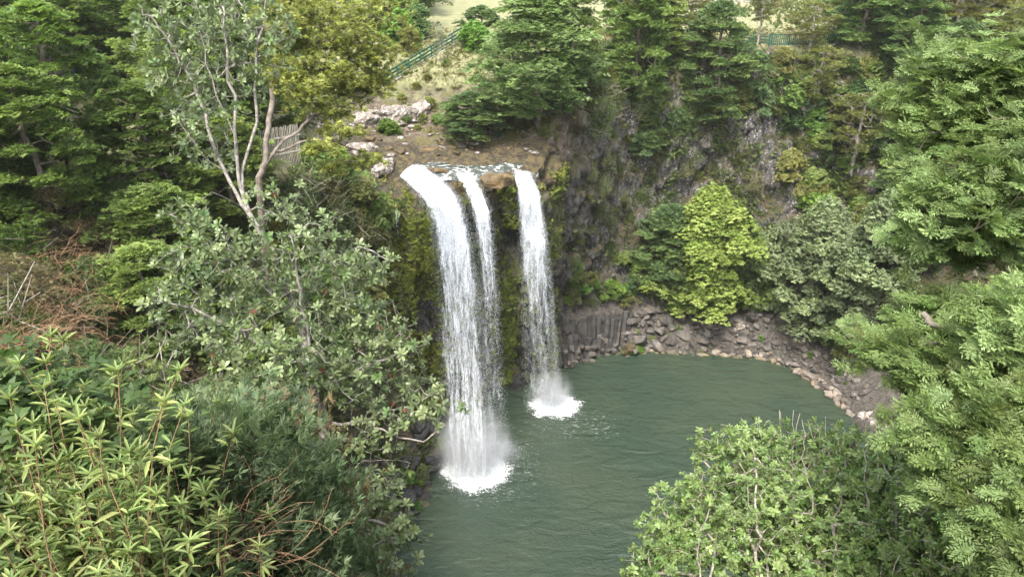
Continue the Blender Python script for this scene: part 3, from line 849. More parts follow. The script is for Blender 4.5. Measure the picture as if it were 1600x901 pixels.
for p, nrm, x, y in scatter_px([(560, 175), (680, 165), (840, 215), (845, 245), (600, 242), (540, 262), (500, 215)], 120, .5, 12):
    s = rr.choice([.15, .2, .28, .38, .5])
    bankp[rr.randrange(4)].get(p, rr.uniform(0, 6.3), (s * rr.uniform(1, 1.5), s, s), 'flat pale stone lying on the brown bank behind the stream', 'stone', 'flat stones on the stream bank')
darkp = [Proto(rock_mesh('wet_boulder', 160 + k, 1.1, 1, .85, 15, M_ROCKW)) for k in range(3)]
for p, nrm, x, y in scatter_px([(545, 735), (610, 700), (680, 640), (690, 700), (668, 790), (640, 830), (600, 800)], 34, .8, 13):
    s = rr.choice([.35, .5, .7, .9])
    darkp[rr.randrange(3)].get(p, rr.uniform(0, 6.3), s, 'wet black boulder at the foot of the left bank', 'boulder', 'wet black boulders below the mossy cliff')

# basalt columns: one outcrop, each column a part
M_COL = rock_material('column_basalt', (.03, .029, .029), (.10, .092, .087), lamt=.68, warm=(.10, .08, .06))
oc = empty('basalt_column_outcrop', atY(930, 540, 68.5))
tag(oc, 'row of upright dark basalt columns at the cliff foot right of the waterfalls', 'rock outcrop')
rr = random.Random(21)
def column(a, b, r_, name='basalt_column'):
    bm = bmesh.new(); a, b = Vector(a), Vector(b); n = 6; k = 7
    rot = rr.uniform(0, 1); rs = [rr.uniform(.85, 1.15) for _ in range(n)]
    rings = []
    for j in range(k * 2):
        t = (j // 2 + (j % 2) * .96) / k
        off = Vector((rr.uniform(-.035, .035), rr.uniform(-.035, .035), 0)) if j % 2 == 0 else off
        c = a.lerp(b, min(t, 1)) + off
        s = r_ * (1 - (.05 if j % 2 else 0))
        rings.append([bm.verts.new(c + Vector((math.cos(rot + i * math.tau / n) * s * rs[i], math.sin(rot + i * math.tau / n) * s * rs[i], rr.uniform(-.02, .02)))) for i in range(n)])
    for j in range(len(rings) - 1):
        for i in range(n):
            bm.faces.new((rings[j][i], rings[j][(i + 1) % n], rings[j + 1][(i + 1) % n], rings[j + 1][i]))
    bm.faces.new(rings[-1]); bm.faces.new(rings[0][::-1])
    bmesh.ops.bevel(bm, geom=list(bm.edges), offset=.03, segments=1, affect='EDGES', clamp_overlap=True)
    o = bm_obj(name, bm, M_COL, oc); rel(o, oc)
for row, (ntr, zt, zb, dy) in enumerate(((15, 5.2, .0, .25), (12, 3.2, -.3, -.4), (8, 1.6, -.4, -.9))):
    for i in range(ntr):
        t = (i + rr.uniform(.1, .9)) / ntr
        x = 5.7 + t * (7.6 - row * 1.2); y = 67.2 + t * 3.0 + dy + rr.uniform(-.2, .2)
        h = max(zb + .8, zt - t * 1.3 + rr.uniform(-1.3, .8))
        lean = -.25 + t * .5
        column((x - lean * .4, y + rr.uniform(-.3, .3), zb), (x + lean + rr.uniform(-.12, .12), y + .45, h), rr.uniform(.26, .44))

# ------------------------------------------------------------------ plants
def tuft_tpl(n=6, L=1., W=.34, up=.35, spread=2.6, seed=0):
    r = np.random.default_rng(seed); a = np.linspace(-spread / 2, spread / 2, n) + r.normal(0, .12, n)
    D = np.stack([np.cos(a), np.sin(a), r.uniform(-.1, up, n) + .1], 1)
    Nn = np.stack([r.normal(0, .35, n), r.normal(0, .35, n), np.ones(n)], 1)
    return compose(leaf1(L, W * L), np.zeros((n, 3)), D, Nn, r.uniform(.7, 1.15, n), r.uniform(.75, 1.25, n))
T_TUFT = [tuft_tpl(6, 1, .30, .35, 2.6, s) for s in range(3)]
T_BROAD = [tuft_tpl(6, 1, .52, .5, 5.2, s + 5) for s in range(3)]
T_SPIKY = [tuft_tpl(7, 1, .16, .5, 2.2, s + 9) for s in range(3)]

def pal(base, n, r, jit=.16, tip=None, tipw=None):
    c = np.asarray(base)[None] * (1 + r.normal(0, jit, (n, 1))) * (1 + r.normal(0, .05, (n, 3)))
    if tip is not None:
        w = np.clip(tipw, 0, 1)[:, None]
        c = c * (1 - w) + np.asarray(tip)[None] * w * (1 + r.normal(0, jit, (n, 1)))
    return np.clip(c, .004, 1)

def make_tree(name, seed, H, R, prof, npad, prx, prz, ntuft, ts, base, tip, tpl, bark=M_BARK, tr=.22, low=.2, trunkbits=1.0, dead=0, hang=.0, lean=(0, 0), crown_name='crown', mat=None, tipamt=.55, fill=.5):
    r = np.random.default_rng(seed)
    root = empty(name)
    k = np.arange(npad)
    h = low + (1 - low) * ((k + .5) / npad) ** .85 + r.normal(0, .02, npad)
    h = np.clip(h, low * .8, 1.0)
    a = k * 2.399 + r.normal(0, .45, npad)
    Rh = R * np.array([prof((x - low) / (1 - low)) for x in h])
    q = fill + (1 - fill) * r.random(npad) ** .6
    q = q * (1 + .16 * np.sin(a * 2 + seed) + .16 * np.sin(a * 3 + h * 9 + seed * 2) + r.normal(0, .13, npad))
    C = np.stack([np.cos(a) * Rh * q, np.sin(a) * Rh * q, h * H + q * Rh * (-.10)], 1)
    C[:, 0] += lean[0] * h * H; C[:, 1] += lean[1] * h * H
    # skeleton
    nodes = []
    nz = 9
    wob = np.cumsum(r.normal(0, .06 * R / 3, (nz, 2)), 0)
    for i in range(nz):
        t = i / (nz - 1) * .9
        nodes.append((np.array([wob[i, 0] + lean[0] * t * H, wob[i, 1] + lean[1] * t * H, t * H]), i - 1))
    joint = C - np.array([0, 0, prz * .5])
    half = np.stack([joint[:, 0] * .5 + lean[0] * h * H * .5, joint[:, 1] * .5 + lean[1] * h * H * .5, joint[:, 2] - .16 * np.hypot(joint[:, 0], joint[:, 1])], 1)
    seg, _, _, _, _ = grow(nodes, np.concatenate([half, joint]), .5, tr / (npad ** .5), .18)
    v, qd, _ = grow_mesh(seg, 5)
    tv_, tq_ = v, qd
    parts = []
    tot = npad * ntuft
    pid = np.repeat(k, ntuft)
    psz = r.uniform(.65, 1.3, npad)
    rad = np.sqrt(r.random(tot)) ; ang = r.random(tot) * 6.283
    # ragged pad outline
    rag = 1 + .3 * np.sin(ang * 3 + pid * 1.7) + .2 * np.sin(ang * 5 + pid)
    L = np.stack([np.cos(ang) * rad * prx * rag, np.sin(ang) * rad * prx * rag, (1 - rad ** 2) * prz * r.uniform(-.5, 1, tot) - rad ** 2 * prz * hang * 2.0], 1) * psz[pid][:, None]
    Pp = C[pid] + L
    ctr = np.stack([C[pid][:, 0] * .25, C[pid][:, 1] * .25], 1)
    D = np.stack([np.cos(ang) * .7, np.sin(ang) * .7, .10 + r.normal(0, .25, tot) - hang * rad], 1)
    D[:, :2] += unit(C[pid][:, :2]) * .55
    Nn = np.stack([L[:, 0] * .5 + r.normal(0, .3, tot), L[:, 1] * .5 + r.normal(0, .3, tot), np.ones(tot)], 1)
    padc = r.normal(0, 1, npad)
    w = tipamt * rad * sstep(-1.2, 1.3, padc[pid] + r.normal(0, .5, tot))
    cc = pal(base, tot, r, .15, tip, w) * (1 + .12 * padc[pid])[:, None]
    for i, T in enumerate(tpl):
        s = (np.arange(tot) % len(tpl)) == i
        parts.append(stamp(T, Pp[s], frames(D[s], Nn[s]), ts * r.uniform(.6, 1.25, s.sum()), cc[s]))
    v, qd, cl = join_np(parts)
    mesh_np(crown_name, v, qd, mat or M_LEAF, root, cl)
    if dead:
        # bare grey twigs poking out
        n = dead; i = r.integers(0, npad, n)
        A = joint[i]; Dv = unit(np.stack([r.normal(0, 1, n), r.normal(0, 1, n), r.normal(.2, .6, n)], 1))
        B = A + Dv * r.uniform(.9, 2.0, (n, 1)); tv_, tq_, _ = join_np([(tv_, tq_), tubes(A, B, np.full(n, .022), np.full(n, .010), 4)])
    mesh_np('trunk', tv_, tq_, bark, root)
    return Proto(root)
cone = lambda t: (1 - t) ** .7 * (.75 + .5 * min(t * 4, 1)) * .85 + .10
dome = lambda t: math.sqrt(max(0, 1 - (t * 1.0) ** 2.4)) * (.72 + .28 * min(t * 3, 1)) + .06
vase = lambda t: .45 + .6 * t ** .7 if t < .75 else max(.25, 1.0 - (t - .75) * 2.6)
G_DARK, G_MID, G_OLIVE, G_BLUE, G_YEL, G_BRI = (.150, .220, .060), (.185, .260, .078), (.215, .240, .075), (.155, .245, .105), (.270, .330, .055), (.170, .290, .060)
G_GREY = (.205, .270, .140)
podo = [make_tree('podocarp_tree', 1 + s, 10, 3.2, cone if s == 0 else dome, 110, .90, .30, 95, .27, G_MID if s != 2 else G_BLUE, (.32, .39, .12), T_TUFT, hang=.35, tr=.17, low=.12) for s in range(3)]
darkpodo = [make_tree('podocarp_tree', 11 + s, 10, 3.6, dome, 120, .85, .28, 95, .24, G_DARK, (.25, .33, .085), T_TUFT, hang=.25, tr=.18, low=.12, dead=30) for s in range(3)]
olive = [make_tree('kanuka_tree', 31 + s, 8, 3.0, vase, 80, .70, .26, 80, .22, G_OLIVE, (.34, .36, .12), T_SPIKY, bark=M_TWIG, hang=.1, tr=.14, low=.35, dead=60) for s in range(3)]
broad = [make_tree('broadleaf_tree', 51 + s, 8, 3.9, lambda t: max(.15, math.sin(math.pi * (t * .76 + .20)) * (1 + .15 * math.sin(t * 11 + 1))), 130, .82, .5, 150, .185, G_GREY if s else (.17, .27, .08), (.31, .38, .18), T_BROAD, hang=.5, tr=.16, low=.06, fill=.5) for s in range(2)]
yellow = make_tree('yellow_green_tree', 61, 11, 3.3, lambda t: max(.15, math.sin(math.pi * (t * .72 + .22)) * (1 + .22 * math.sin(t * 13))), 130, .85, .5, 150, .19, (.23, .30, .065), (.36, .405, .13), T_BROAD, hang=.7, tr=.14, low=.1, fill=.45)
shrubs = [make_tree('shrub', 71 + s, 2.0, 1.25, dome, 34, .42, .26, 55, .17, c, t, T_BROAD if s != 2 else T_TUFT, hang=.3, tr=.05, low=.08, fill=.55, crown_name='foliage') for s, (c, t) in enumerate(((G_BRI, (.20, .30, .06)), (G_MID, (.26, .34, .08)), (G_OLIVE, (.36, .34, .13)), ((.12, .20, .08), (.18, .27, .09))))]
fines = [make_tree('shrub', 91 + s, 2.0, 1.25, dome, 40, .40, .26, 110, .095, c, t, T_SPIKY if s else T_TUFT, hang=.3, tr=.04, low=.08, fill=.5, crown_name='foliage', dead=12) for s, (c, t) in enumerate((((.13, .19, .06), (.22, .29, .09)), ((.11, .17, .055), (.20, .27, .10)), ((.20, .17, .09), (.32, .27, .15))))]
hangp = [make_tree('hanging_shrub', 81 + s, 2.2, 1.4, dome, 34, .5, .5, 60, .17, (.19, .21, .075) if s else (.13, .20, .05), (.34, .30, .17), T_SPIKY, bark=M_TWIG, hang=1.3, tr=.05, low=.05, dead=30, crown_name='foliage') for s in range(2)]

def blades(n, L, W, seed, segs=4, spread=1.0):
    r = np.random.default_rng(seed); V, Q, C = [], [], []
    for b in range(n):
        a = r.random() * 6.283; el = 1.35 - abs(r.normal(0, .45)) * spread; l = L * r.uniform(.6, 1.15)
        p = np.array([math.cos(a), math.sin(a), 0]) * r.uniform(0, .12) * L
        s = np.array([-math.sin(a), math.cos(a), 0]); sh = r.uniform(.7, 1.3); o = len(V)
        for k in range(segs + 1):
            w = W * (1 - (k / segs) ** 1.6) * .5 + .002
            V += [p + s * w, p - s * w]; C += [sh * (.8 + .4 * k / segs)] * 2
            e = el - k * (1.9 / segs) * r.uniform(.7, 1.2)
            p = p + np.array([math.cos(a) * math.cos(e), math.sin(a) * math.cos(e), math.sin(e)]) * l / segs
            if k < segs: Q.append([o + 2 * k, o + 2 * k + 1, o + 2 * k + 3, o + 2 * k + 2])
    return np.array(V), np.array(Q), np.array(C)
def tussock(name, n, L, W, colr, seed, spread=1.0):
    v, q, c = blades(n, L, W, seed, 4, spread); r = np.random.default_rng(seed)
    nb = len(v) // 10
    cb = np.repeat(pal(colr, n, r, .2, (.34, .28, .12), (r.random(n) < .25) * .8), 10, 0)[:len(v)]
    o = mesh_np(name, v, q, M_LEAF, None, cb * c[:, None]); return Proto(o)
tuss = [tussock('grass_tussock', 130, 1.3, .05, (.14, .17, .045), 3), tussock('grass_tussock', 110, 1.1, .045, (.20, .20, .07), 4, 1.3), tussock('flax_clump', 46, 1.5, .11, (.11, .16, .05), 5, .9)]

def on_ground(x, y):
    z = ground(x, y); return (x, y, z if z is not None else 0)
TREES = []
def plantpx(P_, px, py, sc, label, cat='tree', group=None, rz=None, dz=-.15, rx=0, ry=0):
    h = hit(px, py); p = h[0]
    TREES.append((p.x, p.y, 2.5))
    return P_.get((p.x, p.y, p.z + dz), rz if rz is not None else random.uniform(0, 6.28), sc, label, cat, group, rx, ry)

# trees one can tell apart, far bank
bigp = make_tree('podocarp_tree', 4, 10, 3.6, lambda t: max(.2, math.sin(math.pi * (t * .74 + .20))), 120, .95, .42, 130, .24, (.23, .32, .12), (.40, .48, .22), T_TUFT, hang=.45, tr=.17, low=.16, dead=25, fill=.4)
plantpx(bigp, 838, 198, (1.45, 1.4, 1.16), 'big spreading pale green podocarp on the cliff edge above the narrow waterfall')
plantpx(podo[0], 890, 150, (1.0, 1.0, 1.15), 'olive green podocarp just right of the big spreading podocarp')
plantpx(podo[0], 990, 165, (1.10, 1.1, 1.45), 'tall conical podocarp with yellow green tips on the cliff top')
plantpx(podo[2], 1108, 200, (1.10, 1.1, 1.28), 'dark blue green conical tree on the cliff top left of the gate fence')
plantpx(podo[2], 1000, 245, (.62, .62, .55), 'small drooping blue green tree clinging to the cliff below the tall podocarp')
plantpx(podo[0], 1118, 232, (.32, .32, .33), 'very small conical sapling on the bare cliff face')
plantpx(podo[2], 738, 218, (.75, .75, .42), 'low feathery green conifer bush on the brown bank above the stream', 'bush')
plantpx(olive[0], 1183, 75, (.55, .55, 1.1), 'slim leafy tree on the lawn just left of the green gate fence')
plantpx(olive[1], 1268, 190, (.85, .85, 1.0), 'tree with a pale straight trunk on the right cliff below the gate fence')
plantpx(olive[2], 1262, 92, (.75, .75, .72), 'thin see-through tree in front of the green gate fence')
plantpx(yellow, 1098, 478, (1.62, 1.35, 1.26), 'bright yellow green broadleaf tree at the foot of the far cliff')
plantpx(podo[2], 1040, 455, (1.15, 1.1, 1.02), 'blue green layered tree left of the yellow green tree')
plantpx(broad[0], 1162, 468, (.75, .75, 1.15), 'mid green broadleaf tree just right of the yellow green tree')
plantpx(broad[1], 1262, 497, (1.4, 1.3, 1.62), 'large rounded grey green broadleaf tree over the right part of the far shore')
plantpx(broad[1], 1350, 512, (1.3, 1.25, 1.75), 'grey green broadleaf tree partly behind the pale right foreground conifer')
plantpx(broad[0], 1300, 528, (.62, .62, .52), 'low pale green broadleaf leaning over the boulders of the right shore')
plantpx(shrubs[0], 955, 462, (1.05, 1.05, .95), 'bright green shrub on top of the basalt columns', 'shrub')
plantpx(shrubs[0], 1050, 485, (.9, .9, 1.1), 'small bright green shrub left below the yellow green tree', 'shrub')
plantpx(podo[1], 1070, 450, (.6, .6, .75), 'dark layered tree between the yellow green tree and its blue green neighbour')
plantpx(shrubs[0], 1150, 462, (1.3, 1.3, 1.5), 'rounded bright green bush at the right foot of the yellow green tree', 'bush')
plantpx(shrubs[1], 1195, 478, (1.3, 1.3, 1.6), 'dark green bush between the yellow green tree and the rounded grey green tree', 'bush')
plantpx(shrubs[0], 1108, 492, (1.0, 1.0, .95), 'green shrub spilling over the boulders under the yellow green tree', 'shrub')
plantpx(shrubs[1], 1000, 450, (1.1, 1.1, 1.9), 'dark slender shrub at the cliff foot left of the blue green tree', 'shrub')
plantpx(tuss[2], 1020, 460, 1.5, 'drooping flax clump below the blue green layered tree', 'flax')
plantpx(tuss[2], 1052, 245, 1.2, 'light green flax clump hanging on the far cliff face', 'flax')
plantpx(shrubs[0], 990, 545, (.95, .7, .25), 'low mat of bright yellow green plants at the waterline', 'plant')
plantpx(shrubs[0], 742, 75, (1.35, 1.35, 1.3), 'rounded bright green bush at the top end of the stair railing', 'bush')
plantpx(shrubs[3], 752, 40, (1.6, 1.6, 1.2), 'dull grey green bush on the lawn edge above the bright bush', 'bush')
plantpx(shrubs[0], 625, 75, (1.6, 1.6, 1.9), 'bright green leafy bush left above the stair railing', 'bush')
plantpx(shrubs[3], 650, 60, (1.5, 1.5, 1.8), 'pale blue green bush above the stair railing', 'bush')
plantpx(shrubs[2], 640, 82, (.8, .8, 1.4), 'small yellowish bush just behind the stair railing', 'bush')
plantpx(shrubs[0], 606, 205, (.8, .8, .6), 'small bright green bush below the long pale ledge', 'bush')
pt = make_tree('sapling', 401, 3.4, .55, vase, 16, .28, .25, 26, .16, (.20, .23, .15), (.34, .38, .27), T_SPIKY, bark=M_TWIG, tr=.04, low=.4, dead=10)
plantpx(pt, 688, 98, 1.0, 'thin pale grey leafed sapling leaning over the stair railing', 'sapling')

# masses of trees
rr = random.Random(77)
def cover_ok(x, y, keep, rad, zc):
    X0, Y0, D0 = proj(np.array([x, y, zc]))
    for (a, b, c, d) in keep:
        m = rad * FPX / D0
        if a - m < X0 < c + m and b - m < Y0 < d + m * .8: return False
    return True
def mass(protos, xr, yr, n, mind, scr, label, group, cat='tree', cond=None, keep=(), hgt=6, rad=2.5):
    c = 0
    for _ in range(n * 60):
        if c >= n: break
        x, y = rr.uniform(*xr), rr.uniform(*yr)
        if cond and not cond(x, y): continue
        z = ground(x, y)
        if z is None: continue
        px, py, d = proj(np.array([x, y, z + hgt * .5]))
        if not (-160 < px < 1760) or py < -260: continue
        if any((x - a) ** 2 + (y - b) ** 2 < max(mind, 0) ** 2 for a, b, _r in TREES): continue
        if not cover_ok(x, y, keep, rad, z + hgt * .55): continue
        TREES.append((x, y, mind)); c += 1
        s = rr.uniform(*scr)
        protos[rr.randrange(len(protos))].get((x, y, z - .2), rr.uniform(0, 6.28), (s, s, s * rr.uniform(.85, 1.15)), label, cat, group)
    return c
keepL = [(70, 112, 190, 136), (470, 170, 700, 330), (560, 60, 730, 200), (600, 230, 1300, 500), (415, 195, 450, 250)]
mass([darkpodo[0], darkpodo[1], darkpodo[2], darkpodo[0]], (-46, -14), (31, 74), 66, 3.7, (.62, .98), 'dark green podocarp in the dense forest on the left bank', 'dark podocarps crowding the left bank', cond=lambda x, y: x < -.42 * y + 3.5 and x > -.95 * y - 8, keep=keepL, hgt=7, rad=2.4)
mass([podo[0], podo[1], olive[2]], (-75, -14), (76, 150), 50, 5.2, (.95, 1.35), 'tree in the far wood behind the stair railing', 'far wood behind the stairs', cond=lambda x, y: x < -5 - (y - 80) * .06, keep=[(690, 30, 1300, 60), (560, 60, 730, 200)], hgt=10, rad=3)
mass([podo[0], podo[2], olive[0], olive[1], olive[2]], (34, 92), (64, 112), 56, 4.2, (.85, 1.2), 'tree in the mixed wood on the right cliff top', 'wood on the right cliff top', cond=lambda x, y: x > 33 + max(0, (y - 76)) * .30, keep=[(900, 0, 1290, 75)], hgt=8, rad=2.8)
mass([olive[0], olive[1], olive[2], podo[0]], (33, 60), (60, 79), 22, 3.6, (.6, .85), 'tree on the right wall of the gorge', 'trees on the right gorge wall', keep=[(900, 0, 1290, 75), (1130, 160, 1225, 300)], hgt=6, rad=2.2)
mass([podo[0], olive[1], podo[1]], (4, 30), (79, 84), 10, 3.2, (.55, .9), 'tree along the far cliff edge beside the lawn', 'trees along the cliff edge', keep=[(1130, 0, 1310, 90), (910, 0, 945, 60)], hgt=6, rad=2)
# scrub on the far cliff, right wall and the left slope
def scrub(poly, n, mind, protos, scr, label, group, cat='shrub', seed=1, tilt=.5):
    r2 = random.Random(seed)
    for p, nrm, x, y in scatter_px(poly, n, mind, seed):
        if p.y < 22: continue
        s = r2.uniform(*scr)
        protos[r2.randrange(len(protos))].get(p - nrm * .1, r2.uniform(0, 6.28), s, label, cat, group, -nrm.y * tilt, nrm.x * tilt)
scrub([(890, 90), (1210, 90), (1230, 200), (1150, 160), (1000, 240), (930, 200)], 66, 1.15, [shrubs[1], shrubs[2], shrubs[3], hangp[0]], (.5, 1.15), 'scrubby shrub rooted in the upper far cliff', 'scrub on the upper far cliff', seed=31)
scrub([(900, 240), (1200, 230), (1230, 300), (1000, 400), (900, 440)], 44, 1.3, [shrubs[2], hangp[0], hangp[1], shrubs[1]], (.3, .75), 'small shrub on the bare lower face of the far cliff', 'shrubs on the lower far cliff', seed=32)
scrub([(1210, 100), (1420, 100), (1440, 420), (1230, 330)], 60, 1.5, [shrubs[1], shrubs[2], shrubs[3], shrubs[0]], (.7, 1.4), 'bushy shrub on the right gorge wall', 'shrubs on the right gorge wall', seed=33)
scrub([(960, 490), (1180, 490), (1280, 530), (1320, 600), (1240, 560), (980, 548)], 30, 1.3, [shrubs[0], shrubs[1], tuss[0]], (.16, .34), 'small green plant growing between the boulders of the far shore', 'plants between the boulders', 'plant', 42, tilt=.1)
scrub([(872, 440), (990, 452), (1000, 475), (880, 478)], 20, .7, [shrubs[0], shrubs[2], tuss[1], hangp[0]], (.35, .6), 'scrubby plant over the top of the basalt columns', 'plants over the basalt columns', seed=43)
scrub([(870, 425), (1000, 430), (1180, 450), (1240, 480), (1150, 490), (1000, 470), (880, 480)], 22, 1.0, [shrubs[1], shrubs[3], shrubs[2]], (.4, .8), 'low shrub on the bench above the boulders and columns', 'shrubs above the far shore', seed=34)
scrub([(470, 262), (520, 262), (590, 290), (600, 420), (585, 600), (430, 620), (350, 420)], 62, 1.3, [hangp[0], hangp[1], shrubs[2], shrubs[1], shrubs[0]], (.7, 1.35), 'shrub hanging over the mossy cliff left of the waterfall', 'shrubs hanging above the mossy cliff', seed=35)
scrub([(0, 330), (420, 330), (480, 640), (420, 900), (0, 900)], 110, 1.7, [fines[0], fines[1], hangp[0], fines[0], fines[2], fines[1]], (.8, 1.5), 'dark green shrub on the steep slope below the left forest', 'shrubs on the left slope', seed=36)
scrub([(620, 210), (850, 150), (860, 215), (760, 190), (690, 165), (620, 160), (720, 90), (690, 105), (640, 150)], 30, 1.1, [shrubs[2], shrubs[1], shrubs[0]], (.25, .5), 'small shrub on the grassy slope beside the stairs', 'small shrubs beside the stairs', seed=37)
scrub([(650, 130), (720, 80), (745, 110), (760, 160), (690, 165)], 14, 1.2, [tuss[0], tuss[1]], (.5, .8), 'grass tussock on the pale slope right of the stairs', 'tussocks on the slope beside the stairs', 'grass tussock', 38)
scrub([(385, 620), (520, 640), (540, 760), (400, 760), (330, 700)], 34, 1.1, [tuss[0], tuss[1], tuss[2]], (.9, 1.5), 'arching grass tussock on the left slope behind the white barked tree', 'tussocks on the left slope', 'grass tussock', 39)
scrub([(880, 330), (1000, 240), (1180, 250), (1200, 300), (960, 430)], 16, 2.0, [tuss[0], tuss[2], tuss[1]], (.4, .8), 'grass tussock hanging from the far cliff face', 'tussocks on the far cliff', 'grass tussock', 40)
scrub([(640, 700), (690, 660), (690, 740), (650, 800), (560, 800)], 14, 1.0, [shrubs[1], shrubs[0], hangp[0]], (.3, .6), 'small plant among the wet boulders of the left bank', 'plants at the left waterline', 'plant', 41)

# the old tree that leans across the rocks left of the stream: brown bare limbs and flat olive foliage
def limb_tree(name, label, polys, blobs, tpl, ts, base, tip, bark, dist_default, seed, r0=.012, cat='tree', leafmat=None, per=1, rz=.5, ground_from=None, twigmat=None, jog=.15, orient='up', extra=None, power=.45, dscale=1.0, r_floor=None, nmul=1.0, clump=.25):
    """polys: limbs given as (px, py, dist) chains through the tree; blobs: (px, py, rx, ry, dist, n) foliage masses"""
    r = np.random.default_rng(seed)
    nodes = []
    index = {}
    for pi, pl in enumerate(polys):
        prev = -1
        for qi, q in enumerate(pl):
            p = atD(*q)
            if qi == 0 and pi > 0:
                prev = int(np.argmin([np.linalg.norm(n[0] - p) for n in nodes])); 
                if np.linalg.norm(nodes[prev][0] - p) < .05: continue
            if prev >= 0:
                a = nodes[prev][0]; m = (a + p) / 2 + r.normal(0, .04, 3) * np.linalg.norm(p - a)
                nodes.append((m, prev)); prev = len(nodes) - 1
            nodes.append((p, prev)); prev = len(nodes) - 1
    if ground_from is not None:
        p0 = nodes[0][0]; z = ground(p0[0], p0[1])
        if z is not None and z < p0[2]:
            nodes = [(np.array([p0[0] + .2, p0[1] + .1, z - .3]), -1)] + [(n[0], n[1] + 1) for n in nodes]
    T, W = [], []
    for bi, (cx, cy, rx, ry, dist, n) in enumerate(blobs):
        n = max(3, n * nmul)
        c = atD(cx, cy, dist + r.normal(0, .25) * dscale)
        mx, my = rx * dist / FPX, ry * dist / FPX
        g = r.normal(0, .55, (int(n), 3)); g *= (np.minimum(1, 1.25 / np.maximum(np.linalg.norm(g, axis=1), 1e-6)))[:, None]
        Rr, Uu, Ff = np.array([1, 0, 0]), np.array([0, SP, CP]), np.array([0, CP, -SP])
        T.append(c + g[:, :1] * mx * Rr + g[:, 1:2] * my * Uu + g[:, 2:3] * max(mx, my) * rz * 2 * Ff)
        W += [bi] * int(n)
    T = np.concatenate(T); W = np.array(W)
    seg, tips, dirs, idx, nk = grow(nodes, T, power, r0, jog)
    if r_floor: seg = seg[:3] + tuple(np.maximum(s, r_floor) for s in seg[3:])
    root = empty(name, nodes[0][0])
    sm_ = seg[5][...] < r0 * 3
    trunk = tuple(s[~sm_] for s in seg); tw = tuple(s[sm_] for s in seg)
    v, q, _ = grow_mesh(trunk, 7); o = mesh_np('trunk', v, q, bark, root, smooth=True); rel(o, root)
    v, q, _ = grow_mesh(tw, 4); o = mesh_np('twigs', v, q, twigmat or bark, root); rel(o, root)
    n = len(tips)
    # grow() keeps nearest-first order; recover mass colour by position noise
    big_ = np.asarray(fbm(tips / max(.3, ts * 3), 3, seed)) * 1.3
    PP, DD, CC = [], [], []
    for k in range(per):
        d = dirs + r.normal(0, .45, (n, 3)); 
        if orient == 'up': d[:, 2] += .5
        if orient == 'flat': d[:, 2] = d[:, 2] * .3 + r.normal(0, .15, n)
        PP.append(tips + r.normal(0, ts * clump, (n, 3)) * (k > 0)); DD.append(unit(d))
        CC.append(pal(base, n, r, .14, tip, np.clip(.35 + .5 * big_ + r.normal(0, .25, n), 0, 1)))
    PP, DD, CC = np.concatenate(PP), np.concatenate(DD), np.concatenate(CC)
    parts = []; m = len(PP); Nn = np.stack([r.normal(0, .35, m), r.normal(0, .35, m) - .2, np.ones(m)], 1)
    for i, Tm in enumerate(tpl):
        s = (np.arange(m) % len(tpl)) == i
        parts.append(stamp(Tm, PP[s], frames(DD[s], Nn[s]), ts * r.uniform(.7, 1.2, s.sum()), CC[s]))
    v, q, cl = join_np(parts); o = mesh_np('foliage', v, q, leafmat or M_LEAF, root, cl); rel(o, root)
    tag(root, label, cat)
    return root, tips, dirs, nodes

lt_b = [(470, 20, 60, 22, 44, 170), (530, 60, 55, 22, 44, 170), (455, 70, 40, 18, 44, 100), (572, 92, 44, 24, 45, 170), (500, 110, 55, 20, 44, 170), (540, 140, 60, 22, 44, 200), (578, 128, 30, 20, 45, 100), (470, 140, 35, 18, 43, 90), (505, 175, 50, 14, 43, 110), (440, 105, 35, 20, 43, 90),
        (560, 20, 60, 22, 47, 160), (500, 232, 24, 10, 42, 45), (535, 205, 28, 10, 43, 50), (570, 250, 30, 10, 43, 60), (520, 262, 22, 10, 42, 40), (455, 45, 30, 16, 43, 70)]
limb_tree('leaning_tree', 'old leaning tree with bare brown limbs and flat olive foliage left of the stream',
          [[(405, 285, 43), (415, 255, 43), (430, 235, 43), (450, 215, 43), (480, 190, 43), (535, 165, 43.5), (590, 150, 44)],
           [(415, 255, 43), (420, 200, 43), (425, 140, 43.5), (430, 100, 44), (445, 60, 44), (470, 30, 44), (520, 10, 44.5)],
           [(425, 140, 43.5), (460, 85, 44), (500, 65, 44), (560, 60, 44.5)],
           [(430, 235, 43), (470, 222, 43), (520, 220, 43), (560, 235, 43)],
           [(425, 130, 43.5), (470, 115, 44), (530, 100, 44), (590, 95, 45)]],
          lt_b, T_SPIKY, .27, (.22, .245, .06), (.42, .44, .12), M_BARK, 43, 5, r0=.0065, per=7, rz=.35, ground_from=True, orient='flat', cat='tree', dscale=2.0)

